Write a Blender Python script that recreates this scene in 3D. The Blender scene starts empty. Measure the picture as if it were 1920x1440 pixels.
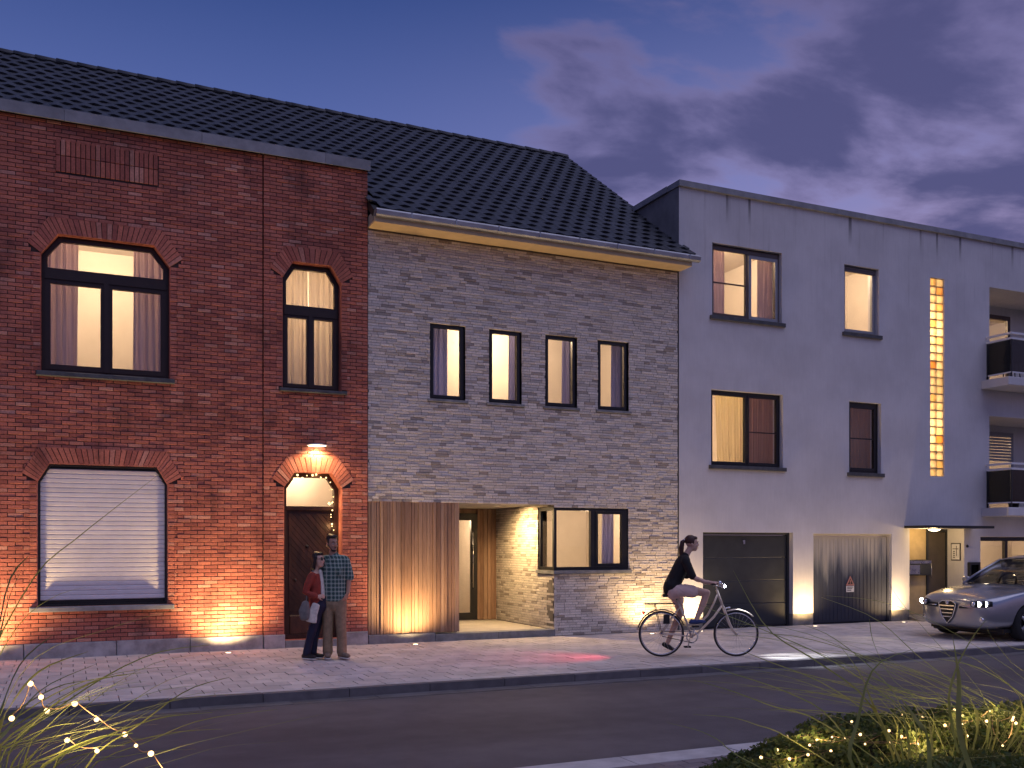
import bpy, bmesh, math, random
from mathutils import Vector, Matrix
import numpy as np
R = math.radians
sc = bpy.context.scene
# ------------------------------------------------------------------ camera
CAMX, CAMY, CAMZ, YAW, FPX, HY = 0.0, -16.0, 1.70, R(24.5), 1820.0, 1020.0
cd = bpy.data.cameras.new("camera"); cam = bpy.data.objects.new("camera", cd)
sc.collection.objects.link(cam); sc.camera = cam
cam.location = (CAMX, CAMY, CAMZ); cam.rotation_euler = (R(90), 0, -YAW)
cd.sensor_width = 36; cd.lens = 36*FPX/1920; cd.shift_y = 300/1920
cd.clip_start = 0.05; cd.clip_end = 2000
# ------------------------------------------------------------------ world: dusk sky with drifting clouds
SUN_EL, SUN_AZ = 1.0, 62.0          # the sun has just gone down behind the right end of the street
W = bpy.data.worlds.new("World"); sc.world = W; W.use_nodes = True
nt = W.node_tree; nt.nodes.clear()
def wn(t, **k):
    n = nt.nodes.new(t)
    for a, v in k.items(): setattr(n, a, v)
    return n
def wl(a, b): nt.links.new(a, b)
def wmath(op, a, b=None, c=None, clamp=False):
    n = wn('ShaderNodeMath', operation=op); n.use_clamp = clamp
    for i, v in enumerate((a, b, c)):
        if v is None: continue
        if isinstance(v, (int, float)): n.inputs[i].default_value = v
        else: wl(v, n.inputs[i])
    return n.outputs[0]
def wmix(f, a, b, blend='MIX'):
    n = wn('ShaderNodeMix', data_type='RGBA', blend_type=blend)
    if isinstance(f, (int, float)): n.inputs[0].default_value = f
    else: wl(f, n.inputs[0])
    for i, v in ((6, a), (7, b)):
        if isinstance(v, tuple): n.inputs[i].default_value = (*v, 1)
        else: wl(v, n.inputs[i])
    return n.outputs[2]
def wmap(v, a, b, c=0.0, d=1.0, smooth=True):
    n = wn('ShaderNodeMapRange', interpolation_type='SMOOTHSTEP' if smooth else 'LINEAR')
    wl(v, n.inputs[0])
    for i, x in enumerate((a, b, c, d)): n.inputs[i+1].default_value = x
    return n.outputs[0]
sky = wn('ShaderNodeTexSky', sky_type='NISHITA'); sky.sun_disc = False
sky.sun_elevation = R(SUN_EL); sky.sun_rotation = R(SUN_AZ)
sky.air_density = 1.0; sky.dust_density = 0.6; sky.ozone_density = 3.0
sky.altitude = 0
tc = wn('ShaderNodeTexCoord'); sep = wn('ShaderNodeSeparateXYZ'); wl(tc.outputs['Generated'], sep.inputs[0])
dx, dy, dz = sep.outputs
ramp = wn('ShaderNodeValToRGB'); cr = ramp.color_ramp; wl(dz, ramp.inputs[0])
SKY = [(0.00, (.16, .11, .17)), (.10, (.33, .235, .37)), (.22, (.235, .225, .46)), (.34, (.115, .160, .43)), (.50, (.034, .066, .235)), (1.0, (.024, .042, .150))]
cr.elements[0].position, cr.elements[0].color = SKY[0][0], (*SKY[0][1], 1)
cr.elements[1].position, cr.elements[1].color = SKY[-1][0], (*SKY[-1][1], 1)
for p_, c_ in SKY[1:-1]:
    e_ = cr.elements.new(p_); e_.color = (*c_, 1)
# after-glow on the side where the sun went down
az = wmath('ADD', wmath('MULTIPLY', dx, math.sin(R(SUN_AZ))), wmath('MULTIPLY', dy, math.cos(R(SUN_AZ))))
glow = wmath('MULTIPLY', wmap(az, .55, .98), wmath('MULTIPLY', wmap(dz, .62, .10), wmap(dz, -.08, .04)))
base = wmix(wmath('MULTIPLY', glow, .60), ramp.outputs[0], (.42, .33, .54))
nish = wmix(1.0, sky.outputs[0], (.014, .014, .014), 'MULTIPLY')
base = wmix(1.0, base, nish, 'ADD')
# cloud deck: direction projected on a flat layer overhead, two octaves of warped noise
den = wmath('ADD', dz, .12)
comb = wn('ShaderNodeCombineXYZ'); wl(wmath('DIVIDE', dx, den), comb.inputs[0]); wl(wmath('DIVIDE', dy, den), comb.inputs[1])
mp = wn('ShaderNodeMapping'); wl(comb.outputs[0], mp.inputs[0])
mp.inputs['Location'].default_value = (4.4, 12.2, 0); mp.inputs['Rotation'].default_value = (0, 0, R(20)); mp.inputs['Scale'].default_value = (1.5, 2.2, 1)
nz = wn('ShaderNodeTexNoise'); wl(mp.outputs[0], nz.inputs['Vector']); nz.inputs['Scale'].default_value = 1.0
nz.inputs['Detail'].default_value = 7; nz.inputs['Roughness'].default_value = .54; nz.inputs['Distortion'].default_value = .25
nz2 = wn('ShaderNodeTexNoise'); wl(mp.outputs[0], nz2.inputs['Vector']); nz2.inputs['Scale'].default_value = .33; nz2.inputs['Detail'].default_value = 2
cover = wmath('ADD', wmath('MULTIPLY', nz2.outputs[0], .35), wmath('MULTIPLY', wmap(az, .62, .90), .245))
val = wmath('ADD', nz.outputs[0], cover)
thin = wmath('MULTIPLY', wmap(val, .77, .87), wmap(dz, 0.0, .10))
thick = wmath('MULTIPLY', wmap(val, .79, .95), wmap(dz, 0.0, .10))
base = wmix(wmath('MULTIPLY', thin, .34), base, (.36, .26, .42))
base = wmix(wmath('MULTIPLY', thick, .88), base, (.066, .072, .192))
out = wn('ShaderNodeOutputWorld'); bg = wn('ShaderNodeBackground')
wl(base, bg.inputs[0]); bg.inputs[1].default_value = 1.0
wl(bg.outputs[0], out.inputs[0])
# ------------------------------------------------------------------ sun lamp as added overhead fill, lifting facades and pavement
sd = bpy.data.lights.new("sun", 'SUN'); sun = bpy.data.objects.new("sun", sd); sc.collection.objects.link(sun)
sd.energy = 1.0; sd.angle = R(70); sd.color = (.78, .74, 1.0)
sun.rotation_euler = Vector((-.15, .34, -.93)).to_track_quat('-Z', 'Y').to_euler()
# ------------------------------------------------------------------ exposure and renderer
vs = sc.view_settings; vs.view_transform = 'Standard'; vs.look = 'None'; vs.exposure = 0.0; vs.gamma = 1.0; vs.use_curve_mapping = False
sc.render.engine = 'CYCLES'
cy = sc.cycles; cy.use_denoising = True; cy.max_bounces = 6; cy.diffuse_bounces = 2; cy.glossy_bounces = 3; cy.transmission_bounces = 4
cy.transparent_max_bounces = 12; cy.sample_clamp_indirect = 4.0; cy.caustics_reflective = False; cy.caustics_refractive = False
cy.use_light_tree = True
# ================================================================== helpers
rnd = random.Random(7)
COL = sc.collection
AX = (math.sin(YAW), math.cos(YAW)); RX = (math.cos(YAW), -math.sin(YAW))
def wall_pt(x, y, Y=0.0):                 # photo pixel -> point on a plane parallel to the facades
    u = (x-960)/FPX; ax = AX[0]+u*RX[0]; ay = AX[1]+u*RX[1]; t = (Y-CAMY)/ay
    return Vector((t*ax, Y, CAMZ+(HY-y)/FPX*t))
def ground_pt(x, y, z=0.0):               # photo pixel -> point on the ground
    t = FPX*(CAMZ-z)/(y-HY); u = (x-960)/FPX
    return Vector((t*(AX[0]+u*RX[0]), CAMY+t*(AX[1]+u*RX[1]), z))
def depth_pt(x, y, t):                    # photo pixel + distance in metres
    u = (x-960)/FPX
    return Vector((t*(AX[0]+u*RX[0]), CAMY+t*(AX[1]+u*RX[1]), CAMZ+(HY-y)/FPX*t))
def cam_depth(p): return (p[0]-CAMX)*AX[0]+(p[1]-CAMY)*AX[1]
def to_px(p):
    d = cam_depth(p); l = (p[0]-CAMX)*RX[0]+(p[1]-CAMY)*RX[1]
    return (960+FPX*l/d, HY-FPX*(p[2]-CAMZ)/d) if d > .1 else (-9999, -9999)

def tag(o, label=None, cat=None, group=None, kind=None):
    if label: o['label'] = label
    if cat: o['category'] = cat
    if group: o['group'] = group
    if kind: o['kind'] = kind
    return o
BASED = set()                             # buildings: their parts are written in street coordinates
def obj(name, mesh, parent=None, loc=None, rot=None, scale=None):
    o = bpy.data.objects.new(name, mesh); COL.objects.link(o)
    if parent is not None:
        o.parent = parent
        if parent in BASED: o.matrix_parent_inverse = Matrix.Translation(-Vector(parent.location))
    if loc is not None: o.location = loc
    if rot is not None: o.rotation_euler = rot
    if scale is not None: o.scale = scale
    return o
def thing(name, label, cat, loc=(0, 0, 0), rz=0.0, group=None, rot=None):
    o = obj(name, None, None, loc, rot or (0, 0, rz)); o.empty_display_size = .1
    return tag(o, label, cat, group)
def based(name, label, cat, loc, group=None):
    o = thing(name, label, cat, loc, 0, group); BASED.add(o); return o
class MB:
    """collects shapes, then links them as ONE mesh object"""
    def __init__(s): s.v = []; s.f = []; s.m = []; s.sm = []
    def add(s, vs, fs, mi=0, smooth=False):
        b = len(s.v); s.v.extend([tuple(v) for v in vs])
        for f in fs: s.f.append(tuple(i+b for i in f)); s.m.append(mi); s.sm.append(smooth)
        return s
    def box(s, x0, x1, y0, y1, z0, z1, mi=0, back=True):
        vs = [(x0,y0,z0),(x1,y0,z0),(x1,y1,z0),(x0,y1,z0),(x0,y0,z1),(x1,y0,z1),(x1,y1,z1),(x0,y1,z1)]
        fs = [(0,3,2,1),(4,5,6,7),(0,1,5,4),(1,2,6,5),(3,0,4,7)]
        if back: fs.append((2,3,7,6))
        return s.add(vs, fs, mi)
    def bevbox(s, x0, x1, y0, y1, z0, z1, b=.006, mi=0):
        """box whose front (-y) edges are chamfered"""
        vs = [(x0,y1,z0),(x1,y1,z0),(x1,y1,z1),(x0,y1,z1),(x0,y0+b,z0),(x1,y0+b,z0),(x1,y0+b,z1),(x0,y0+b,z1),
              (x0+b,y0,z0+b),(x1-b,y0,z0+b),(x1-b,y0,z1-b),(x0+b,y0,z1-b)]
        fs = [(8,9,10,11)]+[(4+i,4+(i+1)%4,8+(i+1)%4,8+i) for i in range(4)]+[(i,(i+1)%4,4+(i+1)%4,4+i) for i in range(4)]+[(3,2,1,0)]
        return s.add(vs, fs, mi)
    def prism(s, poly, y0, y1, mi=0):
        """polygon in (x,z), counter-clockwise seen from -y, pushed from y0 to y1"""
        n = len(poly)
        vs = [(x,y0,z) for x,z in poly]+[(x,y1,z) for x,z in poly]
        fs = [tuple(range(n)), tuple(range(2*n-1, n-1, -1))]+[((i+1)%n, i, n+i, n+(i+1)%n) for i in range(n)]
        return s.add(vs, fs, mi)
    def tube(s, pts, r, n=8, mi=0, cap=True, smooth=True, flat=1.0):
        pts = [Vector(p) for p in pts]; rs = r if isinstance(r, (list, tuple)) else [r]*len(pts)
        vs = []; ref = None
        for i, p in enumerate(pts):
            t = (pts[min(i+1, len(pts)-1)]-pts[max(i-1, 0)]).normalized()
            if ref is None:
                ref = Vector((0,0,1)) if abs(t.z) < .9 else Vector((1,0,0))
            a = (ref-t*ref.dot(t))
            a = a.normalized() if a.length > 1e-6 else t.orthogonal().normalized()
            ref = a; b = t.cross(a)
            for k in range(n):
                w = 2*math.pi*k/n; vs.append(p+a*math.cos(w)*rs[i]*flat+b*math.sin(w)*rs[i])
        fs = []
        for i in range(len(pts)-1):
            for k in range(n):
                fs.append((i*n+k, i*n+(k+1)%n, (i+1)*n+(k+1)%n, (i+1)*n+k))
        if cap: fs += [tuple(range(n-1, -1, -1)), tuple(range((len(pts)-1)*n, len(pts)*n))]
        return s.add(vs, fs, mi, smooth)
    def lathe(s, prof, c=(0,0,0), n=16, axis='z', mi=0, smooth=True, arc=None):
        """profile of (radius, height) turned about an axis through c"""
        vs = []; fs = []; m = len(prof); c = Vector(c)
        for k in range(n):
            w = 2*math.pi*k/n
            for r_, h in prof:
                a, b = r_*math.cos(w), r_*math.sin(w)
                vs.append(c+Vector({'z': (a,b,h), 'y': (a,h,-b), 'x': (h,a,b)}[axis]))
        for k in range(n):
            for j in range(m-1):
                q = ((k*m+j), ((k+1)%n*m+j), ((k+1)%n*m+j+1), (k*m+j+1)); fs.append(q)
        return s.add(vs, fs, mi, smooth)
    def ball(s, c, r, n=10, m=6, mi=0, smooth=True):
        r = r if isinstance(r, (tuple, list)) else (r, r, r)
        vs = [(c[0], c[1], c[2]-r[2])]; fs = []
        for j in range(1, m):
            ph = -math.pi/2+math.pi*j/m
            for k in range(n):
                w = 2*math.pi*k/n
                vs.append((c[0]+r[0]*math.cos(ph)*math.cos(w), c[1]+r[1]*math.cos(ph)*math.sin(w), c[2]+r[2]*math.sin(ph)))
        vs.append((c[0], c[1], c[2]+r[2])); top = len(vs)-1
        for k in range(n):
            fs.append((0, 1+(k+1)%n, 1+k)); fs.append((top, top-n+k, top-n+(k+1)%n))
            for j in range(m-2):
                a = 1+j*n; fs.append((a+k, a+(k+1)%n, a+n+(k+1)%n, a+n+k))
        return s.add(vs, fs, mi, smooth)
    def mesh(s, name, mats):
        me = bpy.data.meshes.new(name); me.from_pydata(s.v, [], s.f)
        for m_ in (mats if isinstance(mats, (list, tuple)) else [mats]): me.materials.append(m_)
        me.polygons.foreach_set('material_index', s.m); me.polygons.foreach_set('use_smooth', s.sm)
        me.update(); return me
    def build(s, name, mats, parent=None, loc=None, rot=None):
        return obj(name, s.mesh(name, mats), parent, loc, rot)
def light(name, kind, loc, energy, color, parent=None, size=.05, target=None, angle=None, blend=.6):
    l = bpy.data.lights.new(name, kind); l.energy = energy; l.color = color
    if kind != 'SUN': l.shadow_soft_size = size
    o = bpy.data.objects.new(name, l); COL.objects.link(o); o.location = loc
    if parent is not None:
        o.parent = parent
        if parent in BASED: o.matrix_parent_inverse = Matrix.Translation(-Vector(parent.location))
    if kind == 'SPOT': l.spot_size = R(angle); l.spot_blend = blend
    if target is not None: o.rotation_euler = (Vector(target)-Vector(loc)).to_track_quat('-Z', 'Y').to_euler()
    return o
# ------------------------------------------------------------------ node materials
class NT:
    def __init__(s, name):
        s.m = bpy.data.materials.new(name); s.m.use_nodes = True; s.t = s.m.node_tree
        s.b = s.t.nodes['Principled BSDF']; s.o = s.t.nodes['Material Output']
    def n(s, ty, **k):
        x = s.t.nodes.new(ty)
        for a, v in k.items(): setattr(x, a, v)
        return x
    def set(s, x, i, v):
        if isinstance(v, bpy.types.NodeSocket): s.t.links.new(v, x.inputs[i])
        elif isinstance(v, tuple) and len(v) == 3 and x.inputs[i].type == 'RGBA': x.inputs[i].default_value = (*v, 1)
        else: x.inputs[i].default_value = v
    def math(s, op, a, b=0.0, clamp=False):
        x = s.n('ShaderNodeMath', operation=op); x.use_clamp = clamp; s.set(x, 0, a); s.set(x, 1, b); return x.outputs[0]
    def mix(s, f, a, b, blend='MIX'):
        x = s.n('ShaderNodeMix', data_type='RGBA', blend_type=blend); s.set(x, 0, f); s.set(x, 6, a); s.set(x, 7, b); return x.outputs[2]
    def rng(s, v, a, b, c=0.0, d=1.0):
        x = s.n('ShaderNodeMapRange', interpolation_type='SMOOTHSTEP'); s.set(x, 0, v)
        for i, q in enumerate((a, b, c, d)): x.inputs[i+1].default_value = q
        return x.outputs[0]
    def pos(s, scale=(1,1,1)):
        g = s.n('ShaderNodeNewGeometry'); m_ = s.n('ShaderNodeMapping'); s.t.links.new(g.outputs['Position'], m_.inputs[0]); m_.inputs['Scale'].default_value = scale
        return m_.outputs[0]
    def noise(s, scale=5, detail=4, rough=.55, vec=None, dist=0):
        x = s.n('ShaderNodeTexNoise'); s.t.links.new(vec or s.pos(), x.inputs['Vector'])
        x.inputs['Scale'].default_value = scale; x.inputs['Detail'].default_value = detail; x.inputs['Roughness'].default_value = rough; x.inputs['Distortion'].default_value = dist
        return x.outputs[0]
    def rand(s, k=1.0):
        """one random number for each piece: loose object or island of a joined mesh"""
        a = s.n('ShaderNodeObjectInfo').outputs['Random']; g = s.n('ShaderNodeNewGeometry').outputs['Random Per Island']
        return s.math('FRACT', s.math('MULTIPLY', s.math('ADD', s.math('MULTIPLY', a, 17.31), g), k))
    def ramp(s, f, stops, const=False):
        x = s.n('ShaderNodeValToRGB'); s.set(x, 0, f); cr_ = x.color_ramp
        if const: cr_.interpolation = 'CONSTANT'
        cr_.elements[0].position, cr_.elements[0].color = stops[0][0], (*stops[0][1], 1)
        cr_.elements[1].position, cr_.elements[1].color = stops[-1][0], (*stops[-1][1], 1)
        for p_, c_ in stops[1:-1]: cr_.elements.new(p_).color = (*c_, 1)
        return x.outputs[0]
    def bump(s, h, strength=.3, dist=.01):
        x = s.n('ShaderNodeBump'); x.inputs['Strength'].default_value = strength; x.inputs['Distance'].default_value = dist
        s.t.links.new(h, x.inputs['Height']); s.t.links.new(x.outputs[0], s.b.inputs['Normal'])
    def P(s, **k):
        for a, v in k.items():
            s.set(s.b, {'col': 'Base Color', 'rough': 'Roughness', 'metal': 'Metallic', 'spec': 'Specular IOR Level', 'coat': 'Coat Weight',
                        'sub': 'Subsurface Weight', 'trans': 'Transmission Weight', 'sheen': 'Sheen Weight', 'alpha': 'Alpha'}.get(a, a), v)
        return s.m
def plain(name, col, rough=.6, metal=0.0, var=.18, vs_=6.0, bump=0.0, bs=60.0, spec=.4, rv=0.0, stretch=(1,1,1), coat=0.0):
    """base colour with cloudy variation, optional per-piece variation and fine relief"""
    t = NT(name); nz_ = t.noise(vs_, 5, .6, t.pos(stretch))
    f = t.rng(nz_, .25, .75, 1-var, 1+var)
    if rv: f = t.math('MULTIPLY', f, t.rng(t.rand(3.7), 0, 1, 1-rv, 1+rv))
    g_ = t.n('ShaderNodeCombineColor')
    for i in range(3): t.set(g_, i, f)
    c = t.mix(1.0, col, g_.outputs[0], 'MULTIPLY')
    t.P(col=c, rough=rough, metal=metal, spec=spec, coat=coat)
    t.set(t.b, 'Roughness', t.rng(nz_, .2, .8, max(.02, rough-.08), min(1, rough+.08)))
    if bump: t.bump(t.noise(bs, 4, .6), bump, .004)
    return t.m
def emit(name, col, strength):
    t = NT(name); e = t.n('ShaderNodeEmission'); t.set(e, 0, col); e.inputs[1].default_value = strength
    t.t.links.new(e.outputs[0], t.o.inputs[0]); return t.m
def glass_mat(name, tint=(.93, .94, .95), rough=.0, refl=1.0):
    t = NT(name); tr = t.n('ShaderNodeBsdfTransparent'); t.set(tr, 0, tint); gl = t.n('ShaderNodeBsdfGlossy'); gl.inputs['Roughness'].default_value = rough
    fr = t.n('ShaderNodeFresnel'); fr.inputs[0].default_value = 1.5
    mx = t.n('ShaderNodeMixShader'); bf = t.n('ShaderNodeNewGeometry').outputs['Backfacing']; t.set(mx, 0, t.math('MULTIPLY', t.math('MULTIPLY', fr.outputs[0], refl, True), t.math('SUBTRACT', 1.0, bf))); t.set(mx, 1, tr.outputs[0]); t.set(mx, 2, gl.outputs[0])
    t.t.links.new(mx.outputs[0], t.o.inputs[0]); return t.m
def brick_mat(name, stops, mottle=.2, k=1.0, rough=.85, big=.0, soot=None):
    t = NT(name); c = t.ramp(t.rand(k), stops)
    nz_ = t.noise(38, 5, .65); f = t.rng(nz_, .25, .75, 1-mottle, 1+mottle)
    if big: f = t.math('MULTIPLY', f, t.rng(t.noise(.9, 4, .6), .3, .7, 1-big, 1+big))
    g_ = t.n('ShaderNodeCombineColor')
    for i in range(3): t.set(g_, i, f)
    c = t.mix(1.0, c, g_.outputs[0], 'MULTIPLY')
    if soot: c = t.mix(t.math('MULTIPLY', t.rng(t.noise(1.6, 5, .6, t.pos((1, 1, .45))), .52, .74), soot), c, (.035, .026, .028))
    t.P(col=c, rough=rough, spec=.25); t.bump(t.noise(120, 5, .7), .5, .004); return t.m
def fabric_mat(name, col, trans=.35, rv=0.0):
    t = NT(name); d = t.n('ShaderNodeBsdfDiffuse'); tl = t.n('ShaderNodeBsdfTranslucent'); mx = t.n('ShaderNodeMixShader')
    nz_ = t.noise(30, 3, .5, t.pos((1, 1, .05))); g_ = t.mix(t.rng(nz_, .3, .7), tuple(c*.88 for c in col), col)
    t.set(d, 0, g_); t.set(tl, 0, g_); t.set(mx, 0, trans); t.set(mx, 1, d.outputs[0]); t.set(mx, 2, tl.outputs[0])
    t.t.links.new(mx.outputs[0], t.o.inputs[0]); return t.m
m = {}
ROOM_GAIN = 2.5
m['red_brick'] = brick_mat('red_brick', [(0, (.33, .105, .080)), (.3, (.46, .155, .108)), (.6, (.54, .185, .125)), (.85, (.38, .120, .090)), (1, (.60, .29, .215))], .22, big=.16, soot=.55)
m['red_mortar'] = plain('red_mortar', (.060, .040, .036), .95, var=.3, bump=.5, bs=90)
m['pale_brick'] = brick_mat('pale_brick', [(0, (.36, .305, .25)), (.09, (.46, .40, .335)), (.20, (.62, .555, .475)), (.62, (.70, .63, .545)), (.92, (.77, .70, .615)), (1, (.53, .47, .40))], .18, k=1.0)
m['pale_mortar'] = plain('pale_mortar', (.17, .15, .13), .95, var=.3, bump=.5, bs=90)
m['bluestone'] = plain('bluestone', (.20, .205, .215), .7, var=.3, vs_=5, bump=.35, bs=50, rv=.12)
m['plinth_stone'] = plain('plinth_stone', (.31, .30, .30), .75, var=.38, vs_=4, bump=.4, bs=45, rv=.15)
m['dark_sill'] = plain('dark_sill', (.075, .078, .085), .6, var=.3, vs_=8, bump=.3)
m['brown_frame'] = plain('brown_frame', (.030, .016, .014), .45, var=.2)
m['black_frame'] = plain('black_frame', (.016, .016, .018), .38, var=.15)
m['grey_frame'] = plain('grey_frame', (.30, .31, .34), .4, var=.1)
m['taupe_frame'] = plain('taupe_frame', (.10, .075, .07), .4, var=.1)
m['zinc'] = plain('zinc', (.34, .35, .37), .42, .75, var=.22, vs_=3, stretch=(1, 1, 4))
m['zinc_dull'] = plain('zinc_dull', (.27, .275, .29), .7, .15, var=.25, vs_=3, rv=.08)
m['soffit'] = plain('soffit', (.62, .47, .27), .6, var=.08)
m['glass'] = glass_mat('window_glass', refl=2.0)
m['car_glass'] = glass_mat('car_glass', (.55, .58, .60))
m['smoked_glass'] = glass_mat('smoked_glass', (.13, .14, .15))
m['room'] = plain('room_plaster', (.84, .77, .69), .9, var=.05, vs_=2)
m['room_floor'] = plain('room_floor', (.30, .20, .12), .5, var=.2, stretch=(1, 8, 1))
m['curtain_pale'] = fabric_mat('curtain_pale', (.86, .80, .72), .55)
m['curtain_mauve'] = fabric_mat('curtain_mauve', (.80, .68, .70), .48)
m['curtain_sky_tint'] = fabric_mat('curtain_sky_tint', (.80, .78, 1.0), .30)  # lilac of the sky reflected in the panes, put into the cloth colour
m['curtain_gold'] = fabric_mat('curtain_gold', (.94, .86, .64), .62)
m['curtain_brown'] = fabric_mat('curtain_brown', (.50, .35, .24), .45)
m['shutter'] = plain('shutter_slat', (.68, .655, .68), .5, var=.06, rv=.05)
m['asphalt'] = None
m['iron'] = plain('black_iron', (.02, .02, .022), .5, var=.2)
m['steel'] = plain('brushed_steel', (.55, .55, .56), .3, 1.0, var=.1)
m['chrome'] = plain('chrome', (.75, .75, .76), .12, 1.0, var=.03)
m['white_paint'] = plain('white_paint', (.72, .72, .74), .45, var=.06)
m['lens_warm'] = emit('lit_lens_warm', (1.0, .80, .50), 9.0)
m['lens_white'] = emit('lit_lens_white', (.86, .93, 1.0), 40.0)
m['lens_car'] = emit('lit_lens_car', (1.0, .90, .72), 40.0)
m['lens_red'] = emit('lit_lens_red', (1.0, .05, .04), 4.0)
m['bulb'] = emit('lit_bulb', (1.0, .64, .28), 4.2)
m['rubber'] = plain('rubber', (.018, .018, .019), .85, var=.2)
WARM = (1.0, .66, .30); ROOM = (1.0, .69, .41)

# ------------------------------------------------------------------ walls with openings
def wall_mesh(x0, x1, z0, z1, y0, y1, holes):
    """slab between y0 (front) and y1 pierced by rectangular holes (hx0,hx1,hz0,hz1)"""
    b = MB(); xs = sorted({x0, x1, *[v for h in holes for v in h[:2] if x0 < v < x1]}); zs = sorted({z0, z1, *[v for h in holes for v in h[2:4] if z0 < v < z1]})
    def open_(i, j):
        if i < 0 or j < 0 or i >= len(xs)-1 or j >= len(zs)-1: return True
        cx, cz = (xs[i]+xs[i+1])/2, (zs[j]+zs[j+1])/2
        return any(h[0] < cx < h[1] and h[2] < cz < h[3] for h in holes)
    for i in range(len(xs)-1):
        for j in range(len(zs)-1):
            if open_(i, j): continue
            a, c, d, e = xs[i], xs[i+1], zs[j], zs[j+1]
            b.add([(a,y0,d),(c,y0,d),(c,y0,e),(a,y0,e)], [(0,1,2,3)]); b.add([(a,y1,d),(c,y1,d),(c,y1,e),(a,y1,e)], [(3,2,1,0)])
            if open_(i-1, j): b.add([(a,y0,d),(a,y1,d),(a,y1,e),(a,y0,e)], [(3,2,1,0)])
            if open_(i+1, j): b.add([(c,y0,d),(c,y1,d),(c,y1,e),(c,y0,e)], [(0,1,2,3)])
            if open_(i, j-1): b.add([(a,y0,d),(c,y0,d),(c,y1,d),(a,y1,d)], [(3,2,1,0)])
            if open_(i, j+1): b.add([(a,y0,e),(c,y0,e),(c,y1,e),(a,y1,e)], [(0,1,2,3)])
    return b
def poly_span(poly, z):
    xs = []
    for i in range(len(poly)):
        (xa, za), (xb, zb) = poly[i], poly[(i+1) % len(poly)]
        if (za <= z < zb) or (zb <= z < za): xs.append(xa+(xb-xa)*(z-za)/(zb-za))
    return (min(xs), max(xs)) if len(xs) >= 2 else None
def lay_courses(x0, x1, z0, z1, holes, course, length, joint, bond='half', rg=rnd, min_len=.012):
    """brick rectangles (x0,x1,z0,z1) of a coursed wall; holes are polygons in (x,z)"""
    res = []; r_ = 0; z = z0
    while z < z1-.02:
        zt = min(z+course, z1); spans = [(x0, x1)]
        for h in holes:
            ss = [poly_span(h, (z+zt)/2)]
            ss = [q for q in ss if q]
            if not ss: continue
            a, b = min(q[0] for q in ss), max(q[1] for q in ss); new = []
            for p, q in spans:
                if b <= p or a >= q: new.append((p, q)); continue
                if a-p > min_len: new.append((p, a))
                if q-b > min_len: new.append((b, q))
            spans = new
        off = (r_ % 2)*length/2 if bond == 'half' else rg.random()*length
        for p, q in spans:
            x = x0-length+off
            while x < q:
                L = length if bond == 'half' else length*rg.choice((1, 1, 1, .75, .5))
                a, b = max(x, p), min(x+L-joint, q)
                if b-a > min_len: res.append((a, b, z, zt-joint))
                x += L
        z += course; r_ += 1
    return res
def lay_pieces(name, rects, mat, parent, unit, place, box_stuff, stuff_name, limit=300):
    """the pieces that show largest become objects of their own, the rest one joined part"""
    def score(r):
        c = place(r); px = to_px(c); inside = -30 < px[0] < 1950 and -30 < px[1] < 1470
        return (not inside, cam_depth(c))
    rects = sorted(rects, key=score)
    return rects[:limit], rects[limit:]
def lay_bricks(rects, mat, parent, yf, name='brick', stuff='brickwork', jit=.004, deep=.05, frame=None, limit=300, bev=.004):
    """bricks on a wall plane y=yf; frame maps (x,y,z) for turned walls"""
    frame = frame or Matrix.Identity(4)
    def ctr(r): return frame @ Vector(((r[0]+r[1])/2, yf, (r[2]+r[3])/2))
    near, rest = lay_pieces(name, rects, mat, parent, None, ctr, None, None, limit)
    unit = MB().bevbox(-.5, .5, 0, 1, -.5, .5, .02).mesh(name, mat)
    rq = frame.to_euler()
    for r_ in near:
        d = rnd.uniform(-jit, jit); c = frame @ Vector(((r_[0]+r_[1])/2, yf+d, (r_[2]+r_[3])/2))
        obj(name, unit, parent, c, (rq.x, rq.y+rnd.uniform(-.006, .006), rq.z), (r_[1]-r_[0], deep, r_[3]-r_[2]))
    if rest:
        b = MB()
        for r_ in rest:
            d = yf+rnd.uniform(-jit, jit); b.bevbox(r_[0], r_[1], d, d+deep, r_[2], r_[3], bev)
        o = b.build(stuff, mat, parent); o.matrix_basis = frame; tag(o, kind='stuff')
# ------------------------------------------------------------------ windows, curtains, rooms
def oct_top(x0, x1, z0, z1, cx, cz):      # opening with chamfered upper corners
    return [(x0, z0), (x1, z0), (x1, z1-cz), (x1-cx, z1), (x0+cx, z1), (x0, z1-cz)]
def inset(poly, d):
    n = len(poly); res = []
    for i in range(n):
        a, b, c = Vector(poly[i-1]), Vector(poly[i]), Vector(poly[(i+1) % n])
        n1 = Vector((-(b-a).y, (b-a).x)).normalized(); n2 = Vector((-(c-b).y, (c-b).x)).normalized()
        k = (n1+n2); res.append(tuple(b+k*(d/max(.2, 1+n1.dot(n2)))))
    return res
def ring(b, outer, inner, y0, y1, mi=0):  # frame between two outlines
    n = len(outer)
    vs = [(x,y0,z) for x,z in outer]+[(x,y0,z) for x,z in inner]+[(x,y1,z) for x,z in outer]+[(x,y1,z) for x,z in inner]
    fs = []
    for i in range(n):
        j = (i+1) % n
        fs += [(i,j,n+j,n+i), (2*n+j,2*n+i,3*n+i,3*n+j), (n+i,n+j,3*n+j,3*n+i), (j,i,2*n+i,2*n+j)]
    b.add(vs, fs, mi)
def rect(x0, x1, z0, z1): return [(x0, z0), (x1, z0), (x1, z1), (x0, z1)]
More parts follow.
